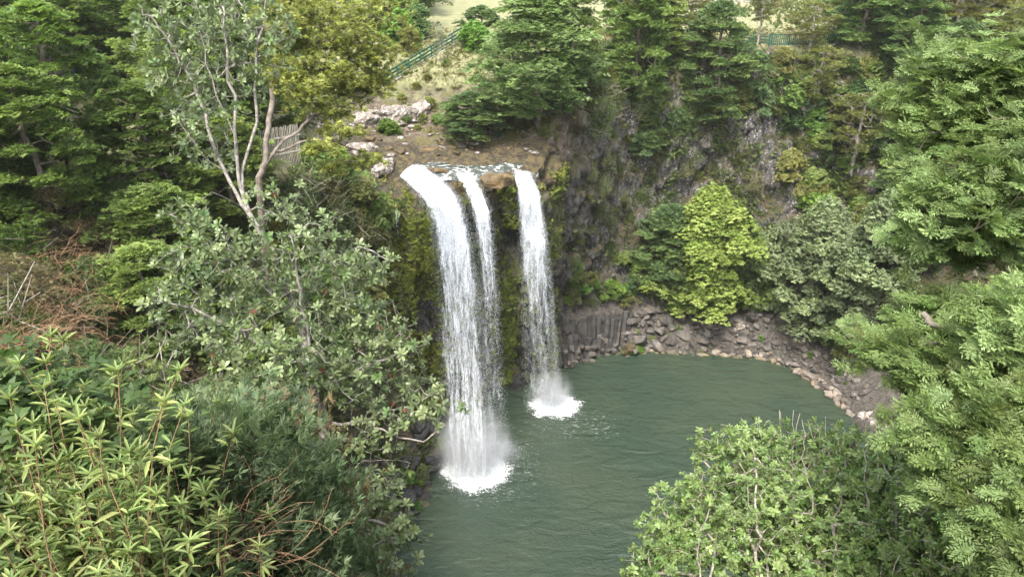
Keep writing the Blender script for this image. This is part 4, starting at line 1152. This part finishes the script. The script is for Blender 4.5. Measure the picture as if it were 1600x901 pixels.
# ------------------------------------------------------------------ ground cover
def cover(name, label, dens_fn, total, tpl, ts_fn, base, tip, seed, mat=None, hang=0.0, hump=.25, kind_name='ground cover', clump=7):
    r = np.random.default_rng(seed)
    a, b, c_, d = (PD[quads[:, k]] for k in range(4))
    cen = (a + b + c_ + d) / 4
    nr = np.cross(c_ - a, d - b); ar = np.linalg.norm(nr, axis=1) / 2; nr = unit(nr)
    px, py, dep = proj(cen)
    vis = (px > -120) & (px < 1720) & (py > -60) & (py < 1010) & (dep > 1.0)
    vis &= dep > 7.5
    w = ar * vis * dens_fn(quads, cen, nr) / np.maximum(dep, 4) ** 1.0
    w = np.clip(w, 0, None); w /= w.sum()
    nc = total // clump
    f = r.choice(len(w), nc, p=w)
    u, v = r.random((nc, 1)), r.random((nc, 1))
    C = a[f] * (1 - u) * (1 - v) + b[f] * u * (1 - v) + c_[f] * u * v + d[f] * (1 - u) * v
    nn = nr[f]
    pid = np.repeat(np.arange(nc), clump); n = len(pid)
    ts = ts_fn(proj(C)[2])[pid] * r.uniform(.6, 1.3, n)
    off = unit(r.normal(0, 1, (n, 3))) * r.random((n, 1)) ** .5
    P = C[pid] + off * (ts * 1.8)[:, None] + nn[pid] * (ts * hump * 3 * r.random(n))[:, None]
    D = unit(off + nn[pid] * .7 + np.array([0, 0, .3 - hang]))
    Nn = nn[pid] + r.normal(0, .35, (n, 3)) + np.array([0, 0, .6])
    cl_ = fbm(C * .5, 3, seed)[pid]
    CC = pal(base, n, r, .18, tip, np.clip(.3 + .7 * cl_ + r.normal(0, .2, n), 0, 1))
    parts = []
    for i, Tm in enumerate(tpl):
        s = (np.arange(n) % len(tpl)) == i
        parts.append(stamp(Tm, P[s], frames(D[s], Nn[s]), ts[s], CC[s]))
    V, Q, cl = join_np(parts)
    o = mesh_np(name, V, Q, mat or M_LEAF, None, cl); tag(o, label, kind_name, kind='stuff'); return o
QV = lambda arr: (lambda q, c, n: arr[q].mean(1))
cliffnoise = fbm(PD * .35, 4, 77)
cliffveg = steepn * (.25 * sstep(5, 6, X) + .75 * sstep(9, 13, X)) * sstep(-.15, .35, cliffnoise + .12 * nB) * sstep(5, 7.5, Z_)
forestfloor = np.clip((1 - bench) * (1 - talus) * (1 - z_moss) * sstep(.3, 1.2, Z_) * (1 - sstep(60, 63, Y_) * sstep(-13, -9, X) * sstep(33, 30, X)), 0, 1) * ((X < -7) | (Y_ < 60) | (X > 33))
cover('undergrowth', 'dark green and brown undergrowth covering the slopes round the pool', QV(forestfloor), 60000, T_TUFT + [T_BROAD[0]], lambda d: np.clip(d * .0075 * sstep(0, 26, d), .035, .34), (.10, .15, .042), (.24, .21, .09), 5)
cover('cliff_growth', 'green and straw coloured growth clinging to the far cliff', QV(cliffveg), 26000, T_SPIKY + [T_TUFT[0]], lambda d: np.full(len(d), .30), (.14, .21, .06), (.30, .30, .13), 6, hang=.7)
cover('hanging_moss', 'yellow green moss and ferns hanging on the wet cliff round the falls', QV(z_moss * (1 - .9 * ((X > .2) & (X < 3.9))) * (1 - .8 * ((X > -3.4) & (X < -1.0))) * sstep(-.35, .1, fbm(PD * [.9, .9, .18], 3, 61))), 26000, T_SPIKY + [T_TUFT[1]], lambda d: np.full(len(d), .20), (.15, .20, .035), (.30, .33, .06), 7, hang=1.3, hump=.5)
dryg = np.clip(z_grass * (1 - bench) * sstep(60, 64, Y_) * sstep(90, 84, Y_) * sstep(-16, -12, X) * sstep(36, 33, X), 0, 1)
cover('dry_grass', 'pale yellow green grass on the slope by the stairs and the cliff edge', QV(dryg + .6 * bench * sstep(0, .3, nB) * sstep(61.5, 63, Y_)), 19000, T_SPIKY, lambda d: np.full(len(d), .22), (.24, .26, .09), (.38, .33, .17), 8, hump=.1)

# ------------------------------------------------------------------ foreground: white barked tree with leathery leaves and red flowers
R8 = [rosette(8, 1, .40, .35, s) for s in range(4)]
polys = [
 [(556, 930, 10.3), (532, 880, 10.3), (513, 810, 10.3), (505, 745, 10.4), (506, 690, 10.5), (498, 610, 10.6), (472, 510, 10.7), (445, 440, 10.8), (420, 385, 10.8), (388, 330, 10.9), (372, 270, 11)],
 [(388, 330, 10.9), (350, 265, 11), (322, 180, 11.1), (290, 110, 11.2), (262, 60, 11.2), (235, 25, 11.2)],
 [(372, 270, 11), (368, 150, 11.1), (352, 60, 11.2), (345, -30, 11.3)],
 [(380, 300, 11), (402, 190, 11.2), (400, 90, 11.3), (418, -20, 11.4)],
 [(372, 270, 11), (338, 150, 10.9), (312, 50, 10.9), (298, -20, 10.9)],
 [(350, 265, 11), (310, 235, 10.9), (275, 180, 10.8)],
 [(388, 330, 10.9), (330, 300, 10.8), (298, 330, 10.7)],
 [(506, 690, 10.5), (490, 590, 10.2), (478, 500, 10.1), (462, 420, 10.1), (455, 370, 10.1)],
 [(506, 700, 10.5), (462, 670, 10.3), (400, 640, 10.1), (345, 600, 10)],
 [(506, 690, 10.5), (520, 660, 10.4), (570, 657, 10.2), (620, 682, 10.1), (662, 690, 10), (695, 664, 10), (722, 656, 10)],
 [(570, 657, 10.2), (610, 640, 10.4), (650, 632, 10.5), (690, 610, 10.6)],
 [(512, 752, 10.4), (530, 738, 10.2), (560, 724, 10.2), (600, 718, 10.2), (640, 722, 10.2)],
 [(498, 610, 10.6), (540, 590, 10.5), (590, 565, 10.4), (640, 542, 10.4), (668, 538, 10.4)],
 [(498, 600, 10.6), (440, 560, 10.3), (380, 515, 10.1), (300, 480, 10), (245, 470, 10)],
 [(472, 510, 10.7), (400, 430, 10.4), (335, 385, 10.2), (290, 350, 10.1)],
 [(445, 450, 10.8), (500, 415, 10.6), (560, 385, 10.5), (605, 405, 10.5)],
 [(513, 810, 10.3), (560, 800, 10), (620, 830, 9.8)],
 [(513, 810, 10.3), (540, 770, 10.3), (590, 755, 10.2)]]
blobs = [(290, 60, 50, 55, 11.2, 150), (350, 60, 50, 65, 11.2, 200), (405, 50, 42, 60, 11.3, 170), (262, 130, 28, 40, 11, 55), (325, 150, 40, 45, 11, 120), (385, 140, 28, 40, 11.2, 55), (295, 210, 30, 32, 10.9, 50), (335, 230, 28, 30, 11, 34), (240, 50, 20, 25, 11.2, 25),
 (300, 345, 30, 22, 10.2, 45), (345, 395, 55, 35, 10.3, 140), (285, 430, 45, 30, 10.1, 95), (440, 335, 45, 40, 10.8, 90), (480, 385, 60, 42, 10.4, 170), (565, 415, 48, 32, 10.5, 130), (400, 465, 75, 45, 10.4, 260), (490, 470, 65, 45, 10.5, 230), (560, 500, 60, 42, 10.5, 200), (320, 520, 60, 35, 10.1, 150), (245, 470, 26, 20, 10, 28), (430, 560, 75, 45, 10.2, 260), (520, 585, 70, 42, 10.4, 240), (610, 535, 50, 30, 10.4, 110), (640, 600, 42, 28, 10.5, 80), (600, 645, 55, 25, 10.2, 80), (375, 620, 50, 32, 10, 110), (660, 640, 34, 24, 10, 45), (560, 690, 55, 22, 10.2, 60), (455, 630, 45, 28, 10.3, 70), (690, 608, 12, 8, 10.6, 10), (722, 640, 9, 9, 10, 6),
 (590, 760, 48, 34, 10.2, 100), (540, 830, 65, 45, 9.9, 170), (620, 835, 36, 34, 9.8, 70), (455, 770, 45, 34, 10, 80), (590, 880, 50, 28, 9.8, 100), (470, 840, 40, 35, 10, 70)]
root, tips, dirs, nodes = limb_tree('white_barked_tree', 'tall white barked tree in the left foreground with leathery leaves and red flowers', polys, blobs, R8, .098, (.115, .165, .065), (.25, .30, .14), M_BARKP, 10.4, 9, r0=.0023, leafmat=M_LEAFG, per=1, rz=.45, ground_from=True, twigmat=M_BARKP, jog=.12, r_floor=.003, nmul=.64)
m, nt, pb, out = new_mat('red_flower'); pb.inputs['Base Color'].default_value = (.30, .02, .015, 1); pb.inputs['Roughness'].default_value = .7; M_RED = m
fl = tuft_tpl(9, 1, .16, 1.2, 6.0, 3)
sel = RNG.choice(len(tips), 34, replace=False)
for k in sel:
    v, q, c = stamp(fl, np.array([tips[k]]), frames(np.array([dirs[k]]), np.array([[0, 0, 1.]])), [.06], np.ones((1, 3)))
    f = mesh_np('red_flower', v, q, M_RED, root); rel(f, root)

# pale conifer filling the right foreground
SPR = [needle_spray(18, 1, .27, .088, s, 4) for s in range(3)]
tb = [(1493, 112, 50, 30, 9.2, 150), (1568, 120, 60, 38, 8.9, 220), (1638, 90, 50, 36, 8.8, 170), (1443, 165, 40, 24, 9.1, 90), (1528, 195, 65, 24, 8.8, 170), (1628, 190, 50, 34, 8.5, 170), (1478, 240, 60, 24, 8.7, 120),
 (1613, 240, 60, 35, 7.9, 240), (1538, 285, 70, 34, 7.9, 260), (1480, 335, 50, 24, 7.9, 120), (1590, 330, 65, 36, 7.7, 230), (1435, 385, 30, 14, 8, 34), (1515, 385, 55, 16, 7.8, 80),
 (1452, 505, 50, 26, 7.3, 130), (1524, 515, 65, 34, 7.2, 230), (1614, 505, 60, 32, 7.0, 210), (1396, 537, 34, 16, 7.4, 50), (1517, 575, 65, 32, 7.2, 200), (1617, 595, 70, 38, 7.0, 270), (1477, 625, 42, 20, 7.2, 90),
 (1497, 680, 60, 32, 6.8, 220), (1592, 680, 60, 42, 6.6, 300), (1557, 750, 55, 34, 6.3, 220), (1612, 790, 50, 60, 6.0, 260), (1632, 870, 50, 40, 5.9, 160), (1492, 720, 40, 18, 6.7, 70), (1722, 600, 50, 50, 7.2, 110), (1657, 400, 40, 40, 7.8, 60), (1364, 522, 14, 6, 7.5, 10), (1413, 160, 12, 8, 9.2, 14)]
rc = random.Random(12)
for k in range(34):   # the rest of the crown, past the right edge of the photograph
    tb.append((rc.uniform(1720, 2080), 20 + k * 27 + rc.uniform(-15, 15), rc.uniform(60, 85), rc.uniform(30, 45), rc.uniform(7.0, 10.5), 190))
limbs = [[(1990, 1040, 9.3), (1960, 800, 8.9), (1930, 560, 8.8), (1900, 300, 9.2), (1880, 60, 10)]]
for cx, cy, rx, ry, d, n in tb:
    if n > 120: hj = rc.uniform(-45, 45); limbs.append([(1925, cy + 70 + hj, 8.9), (cx * .4 + 1925 * .6, cy + 55 + hj * .6, (d + 8.9) / 2), (cx * .75 + 1925 * .25, cy + 20, d), (cx, cy, d)])
limb_tree('pale_conifer', 'pale blue green conifer with needle sprays filling the right foreground', limbs, tb, SPR, .20, (.120, .172, .050), (.235, .325, .125), M_BARK, 7.5, 19, r0=.0040, nmul=.29, clump=.42, per=6, rz=.45, ground_from=True, orient='flat', jog=.15, cat='tree', twigmat=M_BARK, leafmat=M_NEEDLE)

# round leaved shrub along the bottom right
WH = [tuft_tpl(7, 1, .56, .75, 6.0, s + 30) for s in range(2)]
def whorl(seed):
    r = np.random.default_rng(seed); n = 7; a = np.arange(n) * 2.4
    D = np.stack([np.cos(a), np.sin(a), r.uniform(.1, .8, n)], 1)
    v, q, c = compose(strip_leaf(.44, ((0, .12), (.35, .8), (.7, 1.0), (1, .42)), .2), np.stack([0 * a, 0 * a, r.uniform(-.9, .1, n)], 1), D, np.stack([0 * a, 0 * a, 0 * a + 1], 1), r.uniform(.7, 1.1, n), r.uniform(.75, 1.3, n))
    return v[:, [2, 0, 1]], q, c
WH = [whorl(s) for s in range(4)]
sb = [(1060, 845, 55, 36, 10.4, 190), (1025, 885, 40, 30, 10.2, 110), (1085, 790, 50, 40, 10.8, 150), (1150, 760, 55, 45, 10.8, 210), (1140, 700, 48, 26, 11.2, 110), (1205, 700, 50, 36, 11.2, 180), (1290, 705, 60, 38, 11, 230), (1370, 715, 55, 34, 10.8, 190), (1430, 725, 45, 34, 10.4, 140), (1230, 780, 80, 50, 10.4, 330), (1340, 790, 80, 50, 10.1, 330), (1440, 790, 75, 50, 9.7, 300), (1150, 850, 75, 45, 10, 270), (1270, 870, 90, 45, 9.6, 320), (1400, 870, 90, 45, 9.3, 320), (1510, 860, 65, 50, 9.0, 240), (1500, 790, 45, 40, 9.4, 110), (1580, 900, 50, 40, 8.8, 120)]
br = [[(1330, 1180, 9.8), (1320, 1050, 9.8), (1300, 960, 9.8), (1290, 900, 9.9)]]
rs = random.Random(4)
for cx, cy, rx, ry, d, n in sb:
    br.append([(1315, 1000, 9.8), ((cx + 1315) / 2 + rs.uniform(-15, 15), (cy + 980) / 2, d * .5 + 4.9), (cx, cy + 10, d)])
for (x0, y0, x1, y1, d) in [(1215, 720, 1218, 640, 11.3), (1232, 715, 1240, 640, 11.3), (1240, 720, 1250, 645, 11.3), (1270, 715, 1262, 655, 11.2), (1328, 700, 1334, 632, 11), (1355, 710, 1352, 640, 11), (1090, 790, 1075, 745, 10.9), (1105, 800, 1110, 740, 10.9), (1110, 780, 1085, 735, 10.9), (1060, 840, 1030, 790, 10.5), (1180, 700, 1160, 655, 11.3), (1390, 710, 1400, 655, 10.9), (1420, 760, 1435, 690, 10.2), (1150, 790, 1100, 720, 10.9), (1060, 845, 1005, 800, 10.5), (1300, 760, 1290, 650, 11), (1205, 760, 1185, 650, 11.1)]:
    br.append([((x0 + 1300) / 2, (y0 + 900) / 2, 10.3), (x0, y0, d), (x1, y1, d)])
for (x, y) in [(1110, 900), (1180, 860), (1240, 800), (1300, 820), (1350, 760), (1400, 800), (1440, 850), (1500, 840), (1200, 900), (1330, 880), (1090, 860), (1260, 740), (1180, 780)]:
    br.append([(x + 10, y + 60, 9.4), (x, y, 9.6), (x + rs.uniform(-30, 20), y - 50, 9.9), (x + rs.uniform(-40, 40), y - 85, 10.1)])
limb_tree('glossy_leaved_shrub', 'broad shrub with glossy round leaves and bare pale twigs at bottom right', br, sb, WH, .066, (.135, .215, .065), (.26, .35, .12), M_TWIG, 10, 29, r0=.0034, nmul=1.45, cat='shrub', leafmat=M_ROUND, per=2, rz=.5, ground_from=True, jog=.12, power=.34, r_floor=.0048)

# lance leaved herbs at bottom left
def herb(seed, Hh=1.5, ns_=8):
    r = np.random.default_rng(seed); root = empty('tall_herb'); A, B, ra = [], [], []; P, D, SZ = [], [], []
    for s in range(ns_):
        a = r.random() * 6.28; ln = Hh * r.uniform(.7, 1.1); lean_ = r.uniform(.1, .38)
        p = np.array([math.cos(a), math.sin(a), 0]) * .05
        d = unit(np.array([math.cos(a) * lean_, math.sin(a) * lean_, 1.]))
        for k in range(8):
            q = p + d * ln / 8; A.append(p); B.append(q); ra.append(.0055 * (1 - k / 12)); p = q; d = unit(d + r.normal(0, .07, 3) + np.array([0, 0, .05]))
            if k >= 2:
                for j in range(5 if k < 6 else 6):
                    b = r.random() * 6.28; P.append(p - d * r.uniform(0, .08)); D.append(np.array([math.cos(b), math.sin(b), r.uniform(-.35, .45) + (k - 3) * .10]) ); SZ.append(r.uniform(.5, 1.15) * (1.25 - .06 * k))
        for j in range(6):
            b = j * 1.05; P.append(p); D.append(np.array([math.cos(b) * .7, math.sin(b) * .7, .9])); SZ.append(r.uniform(.5, .8))
    ra = np.array(ra); v, q = tubes(A, B, ra, ra * .85, 5); mesh_np('stem', v, q, M_DEAD, root)
    n = len(P); P, D = np.array(P), np.array(D); CC = pal((.155, .225, .07), n, r, .22, (.33, .38, .14), r.random(n) ** 1.6)
    v, q, c = stamp(leaf2(1, .21, .12, .38), P, frames(D, np.tile([[0, 0, 1.]], (n, 1)) + r.normal(0, .2, (n, 3))), .105 * np.array(SZ), CC)
    mesh_np('leaves', v, q, M_LEAF, root, c)
    return Proto(root)
herbs = [herb(200 + k) for k in range(4)]
rh = random.Random(14)
for k in range(62):
    px = rh.uniform(-40, 265); top = 572 + max(0, px) * .48 + rh.uniform(0, 1) ** 1.6 * 210; d = rh.uniform(3.9, 6.0)
    p = atD(px, top, d); hh = max(p[2] - (ground(p[0], p[1]) or p[2] - 1.5), .5)
    herbs[k % 4].get((p[0], p[1], p[2] - hh), rh.uniform(0, 6.28), (1.0, 1.0, hh / 1.55) if hh < 2.2 else (1.2, 1.2, hh / 1.55), 'tall herb with yellow green lance leaves at bottom left', 'herb', 'lance leaved herbs at bottom left')
# tangles of dead brown bracken and twigs
def tangle(name, seed, n, R_, Hh, rad, matr, droop=.6):
    r = np.random.default_rng(seed); A, B, ra = [], [], []
    for i in range(n):
        p = np.array([r.normal(0, R_ * .35), r.normal(0, R_ * .35), abs(r.normal(0, Hh * .3))]); a = r.random() * 6.28
        d = unit(np.array([math.cos(a), math.sin(a), r.uniform(.1, .9)]))
        for k in range(6):
            q = p + d * R_ * .14 * r.uniform(.7, 1.2); A.append(p); B.append(q); ra.append(rad * (1 - k / 8)); p = q
            d = unit(d + r.normal(0, .25, 3) - np.array([0, 0, droop * .22]))
            if r.random() < .6:
                e = unit(d + r.normal(0, .8, 3)); A.append(p); B.append(p + e * R_ * .1); ra.append(rad * .5)
    ra = np.array(ra); v, q = tubes(A, B, ra, ra * .75, 3)
    return Proto(mesh_np(name, v, q, matr))
tg = [tangle('dead_bracken', 300 + k, 420, 1.6, 1.2, .010, M_DEAD, 1.0) for k in range(2)]
for (px, py, s) in [(40, 440, 1.0), (100, 430, .95), (20, 500, 1.0), (90, 500, .9), (140, 470, .8), (60, 540, .9), (0, 560, .9), (160, 560, .7), (230, 585, .7), (270, 610, .7)]:
    d = 15 if px < 170 else 20
    p = atD(px, py, d); g = ground(p[0], p[1])
    h = hit(px, py + 12); p = h[0]
    tg[rh.randrange(2)].get((p.x, p.y, p.z), rh.uniform(0, 6.28), s * 1.6, 'mound of dead brown bracken stems on the left slope', 'bracken', 'dead brown bracken on the left slope')
tg2 = [tangle('dry_twigs', 310 + k, 200, 1.0, .8, .0045, M_DEAD, .3) for k in range(2)]
for k in range(4):
    px = rh.uniform(0, 280); py = 640 + px * .3 + rh.uniform(0, 200); d = rh.uniform(4.6, 6.8); p = atD(px, py, d)
    g = ground(p[0], p[1]); 
    tg2[k % 2].get((p[0], p[1], max(g, p[2] - .8)), rh.uniform(0, 6.28), rh.uniform(.6, .9), 'tangle of brown dry twigs among the herbs at bottom left', 'dry twigs', 'dry twig tangles among the herbs')
lowb = [make_tree('low_bush', 551 + s, 1.3, .8, dome, 34, .26, .2, 90, .06, (.10, .155, .05) if s != 1 else (.15, .15, .07), (.20, .27, .08) if s != 1 else (.26, .23, .12), T_BROAD if s == 0 else T_SPIKY, bark=M_TWIG, tr=.02, low=.05, hang=.2, crown_name='foliage') for s in range(3)]
near_pts = [q for q in scatter_px([(0, 770), (300, 760), (480, 780), (520, 901), (0, 901)], 60, .7, 66, 60) if q[0].y < 24]
for k, (p, nrm, x, y) in enumerate(near_pts):
    s_ = rh.uniform(.8, 1.35) * (1 + max(0, p.y - 10) * .05)
    lowb[k % 3].get((p.x, p.y, p.z - .1), rh.uniform(0, 6.28), s_, 'low small leaved bush on the near slope at bottom left', 'bush', 'low bushes on the near left slope')
# feathery heath bushes
heath = [make_tree('feathery_bush', 501 + s, 1.7, .8, dome, 44, .20, .34, 110, .07, (.15, .215, .11) if s < 2 else (.20, .15, .085), (.27, .33, .17) if s < 2 else (.34, .27, .17), T_SPIKY, bark=M_TWIG, tr=.02, low=.1, hang=-.5, crown_name='foliage') for s in range(3)]
for k in range(26):
    px = rh.uniform(60, 440); py = rh.uniform(730 if px > 250 else 790, 905); d = rh.uniform(5.4, 8.5)
    p = atD(px, py, d); g = ground(p[0], p[1]); hh = max(p[2] - g, .6)
    heath[2 if k % 13 == 5 else k % 2].get((p[0], p[1], g), rh.uniform(0, 6.28), (1.0, 1.0, max(hh / 1.6, .6)), 'soft feathery grey green or brown bush on the near slope', 'bush', 'feathery bushes at bottom left')
for k, (px, py, d) in enumerate([(300, 850, 6.4), (350, 830, 7), (395, 850, 7), (330, 780, 7.6), (420, 895, 6.6), (250, 880, 5.8), (300, 740, 8), (370, 900, 6), (180, 900, 5.4)]):
    p = atD(px, py, d); g = ground(p[0], p[1]); hh = max(p[2] - g, .6)
    heath[k % 2].get((p[0], p[1], g), rh.uniform(0, 6.28), (1.0, 1.0, max(hh / 1.5, .6)), 'soft feathery grey green bush at the bottom left of centre', 'bush', 'feathery bushes at bottom left')

# ------------------------------------------------------------------ fences, stairs, person
def fence(name, label, pts, hgt, rails, post=.11, matl=None, balusters=0, kerb=False, spacing=1.9, rail=(.04, .10), cat='fence', lean=0):
    matl = matl or M_GREENP
    root = empty(name, pts[0]); W = []
    for a, b in zip(pts[:-1], pts[1:]):
        a, b = Vector([float(x) for x in a]), Vector([float(x) for x in b]); L = (b - a).length; n = max(1, round(L / spacing))
        for i in range(n): W.append(a.lerp(b, i / n))
    W.append(Vector([float(x) for x in pts[-1]]))
    for w in W:
        bm = bmesh.new(); box_between(bm, w + Vector((0, 0, -.4)), w + Vector((0, 0, hgt + .06)), post, post)
        bmesh.ops.bevel(bm, geom=list(bm.edges), offset=.008, segments=1, affect='EDGES')
        o = bm_obj('post', bm, matl, root); rel(o, root)
    for a, b in zip(W[:-1], W[1:]):
        for z in rails:
            bm = bmesh.new(); dd = (b - a).normalized() * post * .5
            box_between(bm, a + dd + Vector((0, 0, z * hgt)), b - dd + Vector((0, 0, z * hgt)), *rail)
            o = bm_obj('rail', bm, matl, root); rel(o, root)
        if balusters:
            for i in range(1, balusters):
                p = a.lerp(b, i / balusters) + Vector((0, -.03, 0))
                bm = bmesh.new(); box_between(bm, p + Vector((0, 0, rails[0] * hgt)), p + Vector((0, 0, rails[-1] * hgt)), .055, .055)
                o = bm_obj('baluster', bm, matl, root); rel(o, root)
    tag(root, label, cat)
    return root, W
pa, pb_ = hit(603, 140)[0], hit(722, 66)[0]
n = 8; pts = []
for i in range(n + 1):
    q = pa.lerp(pb_, i / n); q.z = max(q.z, ground(q.x, q.y)) + .25; pts.append(q)
# keep the slope straight
for i in range(1, n): pts[i].z = pts[0].z + (pts[-1].z - pts[0].z) * i / n
gr_, _ = fence('stair_railing', 'dark green railing climbing beside the steps up to the lawn', [pts[0], pts[-1]], 1.2, (.15, .42, .70, 1.0), kerb=True, spacing=1.9, rail=(.05, .15), post=.15, cat='railing')
sr = empty('stone_steps', pts[0]); nst = 26
for i in range(nst):
    a = pts[0].lerp(pts[-1], i / nst); b = pts[0].lerp(pts[-1], (i + 1) / nst); b = Vector((b.x, b.y, a.z)); off = Vector((-.75, .45, -.22))
    bm = bmesh.new(); box_between(bm, a + off, b + off, 1.2, .3); bmesh.ops.bevel(bm, geom=list(bm.edges), offset=.015, segments=1, affect='EDGES')
    o = bm_obj('step', bm, M_CONC, sr); rel(o, sr)
bm = bmesh.new(); box_between(bm, pts[0] + Vector((0.05, -.16, -.15)), pts[-1] + Vector((0.05, -.16, -.15)), .2, .6); o = bm_obj('kerb', bm, M_CONC, sr); rel(o, sr)
tag(sr, 'grey concrete steps with a low kerb behind the green stair railing', 'steps')
A = hit(1205, 71)[0]; B = hit(1312, 72)[0]; A0 = hit(1150, 66)[0]
for q in (A, B, A0): q.z = ground(q.x, q.y) + .02
g2, _ = fence('green_gate_fence', 'dark green fence of upright bars at the edge of the pale lawn', [A, B], 1.1, (.10, .96), balusters=9, spacing=1.95, post=.12, rail=(.045, .09))
g3, _ = fence('green_rail_fence', 'dark green horizontal rail fence left of the upright bars', [A0, A - Vector((.25, 0, 0))], 1.0, (.2, .5, .8), spacing=2.2)
for k, (x0, x1, lb) in enumerate(((4, 17.5, 'far timber rail fence behind the lawn, left stretch between the treetops'), (26, 42.5, 'far timber rail fence along the back of the pale lawn'))):
    y0 = 132
    fence('timber_rail_fence', lb, [(x0, y0, ground(x0, y0)), (x1, y0, ground(x1, y0))], 1.0, (.35, .65, .95), matl=M_WOOD, spacing=2.6, post=.16, rail=(.06, .15))
# palings by the top of the falls
pr = empty('paling_fence', hit(432, 258)[0]); a = hit(412, 262)[0]; b = a + Vector((2.1, 2.2, 0)); r5 = random.Random(6)
n = 24
for i in range(n):
    q = a.lerp(b, i / n); h = 2.5 + r5.uniform(-.06, .06)
    bm = bmesh.new(); box_between(bm, q + Vector((0, 0, -.3)), q + Vector((r5.uniform(-.03, .03), 0, h)), .03, .15, Vector((0, 0, 1)))
    for v in bm.verts: pass
    o = bm_obj('paling', bm, M_WOOD, pr); rel(o, pr); 
for z in (.7, 1.8):
    bm = bmesh.new(); box_between(bm, a + Vector((.03, -.05, z)), b + Vector((.03, -.05, z)), .05, .1); o = bm_obj('rail', bm, M_WOOD, pr); rel(o, pr)
tag(pr, 'weathered grey fence of upright wooden palings behind the white barked tree', 'fence')

# visitor in a blue shirt behind the left trees
def person(loc, face):
    root = empty('person', loc)
    J = {'pel': (0, 0, .95), 'sp': (0, 0, 1.18), 'ch': (0, 0, 1.38), 'nk': (0, 0, 1.50), 'hd': (0, -.01, 1.60), 'tp': (0, -.01, 1.70),
         'lh': (.10, 0, .90), 'lk': (.11, -.02, .50), 'la': (.11, .02, .09), 'lt': (.12, -.14, .04), 'rh': (-.10, 0, .90), 'rk': (-.11, -.03, .50), 'ra': (-.11, .02, .09), 'rt': (-.12, -.14, .04),
         'ls': (.19, 0, 1.42), 'le': (.25, .02, 1.14), 'lw': (.23, -.10, .92), 'lf': (.23, -.14, .84), 'rs': (-.19, 0, 1.42), 're': (-.25, .02, 1.14), 'rw': (-.23, -.10, .92), 'rf': (-.23, -.14, .84)}
    Rr = {'pel': .13, 'sp': .125, 'ch': .145, 'nk': .06, 'hd': .095, 'tp': .08, 'lh': .09, 'rh': .09, 'lk': .062, 'rk': .062, 'la': .045, 'ra': .045, 'lt': .04, 'rt': .04, 'ls': .06, 'rs': .06, 'le': .045, 're': .045, 'lw': .032, 'rw': .032, 'lf': .03, 'rf': .03}
    E_ = [('pel', 'sp'), ('sp', 'ch'), ('ch', 'nk'), ('nk', 'hd'), ('hd', 'tp'), ('pel', 'lh'), ('lh', 'lk'), ('lk', 'la'), ('la', 'lt'), ('pel', 'rh'), ('rh', 'rk'), ('rk', 'ra'), ('ra', 'rt'), ('ch', 'ls'), ('ls', 'le'), ('le', 'lw'), ('lw', 'lf'), ('ch', 'rs'), ('rs', 're'), ('re', 'rw'), ('rw', 'rf')]
    def sk(name, keys, edges, scale, mat):
        me = bpy.data.meshes.new(name); ks = list(keys); me.from_pydata([J[k] for k in ks], [(ks.index(a), ks.index(b)) for a, b in edges], [])
        o = bpy.data.objects.new(name, me); col.objects.link(o); md = o.modifiers.new('s', 'SKIN')
        for k, v in zip(ks, me.skin_vertices[0].data): v.radius = (Rr[k] * scale,) * 2; v.use_root = k in ('pel', 'sp')
        o.modifiers.new('d', 'SUBSURF').render_levels = 2; me.materials.append(mat); o.parent = root; return o
    skin = simple_mat('skin', (.45, .28, .2), (.5, .32, .24), .6, 4, .0)
    shirt = simple_mat('blue_shirt', (.06, .20, .62), (.09, .27, .75), .8, 9, .1)
    trs = simple_mat('dark_trousers', (.03, .03, .04), (.05, .05, .06), .8, 9, .1)
    hair = simple_mat('brown_hair', (.05, .03, .02), (.08, .05, .03), .7, 9, .1)
    sk('body', J.keys(), E_, 1.0, skin)
    sk('shirt', ['sp', 'ch', 'ls', 'le', 'rs', 're', 'pel'], [('pel', 'sp'), ('sp', 'ch'), ('ch', 'ls'), ('ls', 'le'), ('ch', 'rs'), ('rs', 're')], 1.16, shirt)
    sk('trousers', ['pel', 'lh', 'lk', 'la', 'rh', 'rk', 'ra'], [('pel', 'lh'), ('lh', 'lk'), ('lk', 'la'), ('pel', 'rh'), ('rh', 'rk'), ('rk', 'ra')], 1.14, trs)
    bm = bmesh.new(); bmesh.ops.create_uvsphere(bm, u_segments=16, v_segments=10, radius=.108)
    for v in bm.verts: v.co = Vector((v.co.x * .95, v.co.y + .02, v.co.z * .9 + 1.665))
    bmesh.ops.delete(bm, geom=[v for v in bm.verts if v.co.z < 1.60 or (v.co.y < -.05 and v.co.z < 1.70)], context='VERTS')
    bm_obj('hair', bm, hair, root, True)
    root.rotation_euler = (0, 0, face); tag(root, 'person in a blue shirt standing behind the trees on the left bank', 'person')
h = hit(121, 140)[0]
person((h.x, h.y, ground(h.x, h.y)), .6)

# ------------------------------------------------------------------ thin moist air over the gorge
m, nt, pb, out = new_mat('moist_air'); nt.nodes.remove(pb)
vol = N(nt, 'ShaderNodeVolumePrincipled'); vol.inputs['Color'].default_value = (.93, .97, .95, 1); vol.inputs['Density'].default_value = HAZE
nt.links.new(vol.outputs[0], out.inputs['Volume'])
bm = bmesh.new(); bmesh.ops.create_cube(bm, size=1)
for v in bm.verts: v.co = Vector((v.co.x * 420, v.co.y * 420, v.co.z * 80 + 35))
hz = bm_obj('haze', bm, m); tag(hz, 'thin pale haze in the air of the gorge', 'haze', kind='stuff')
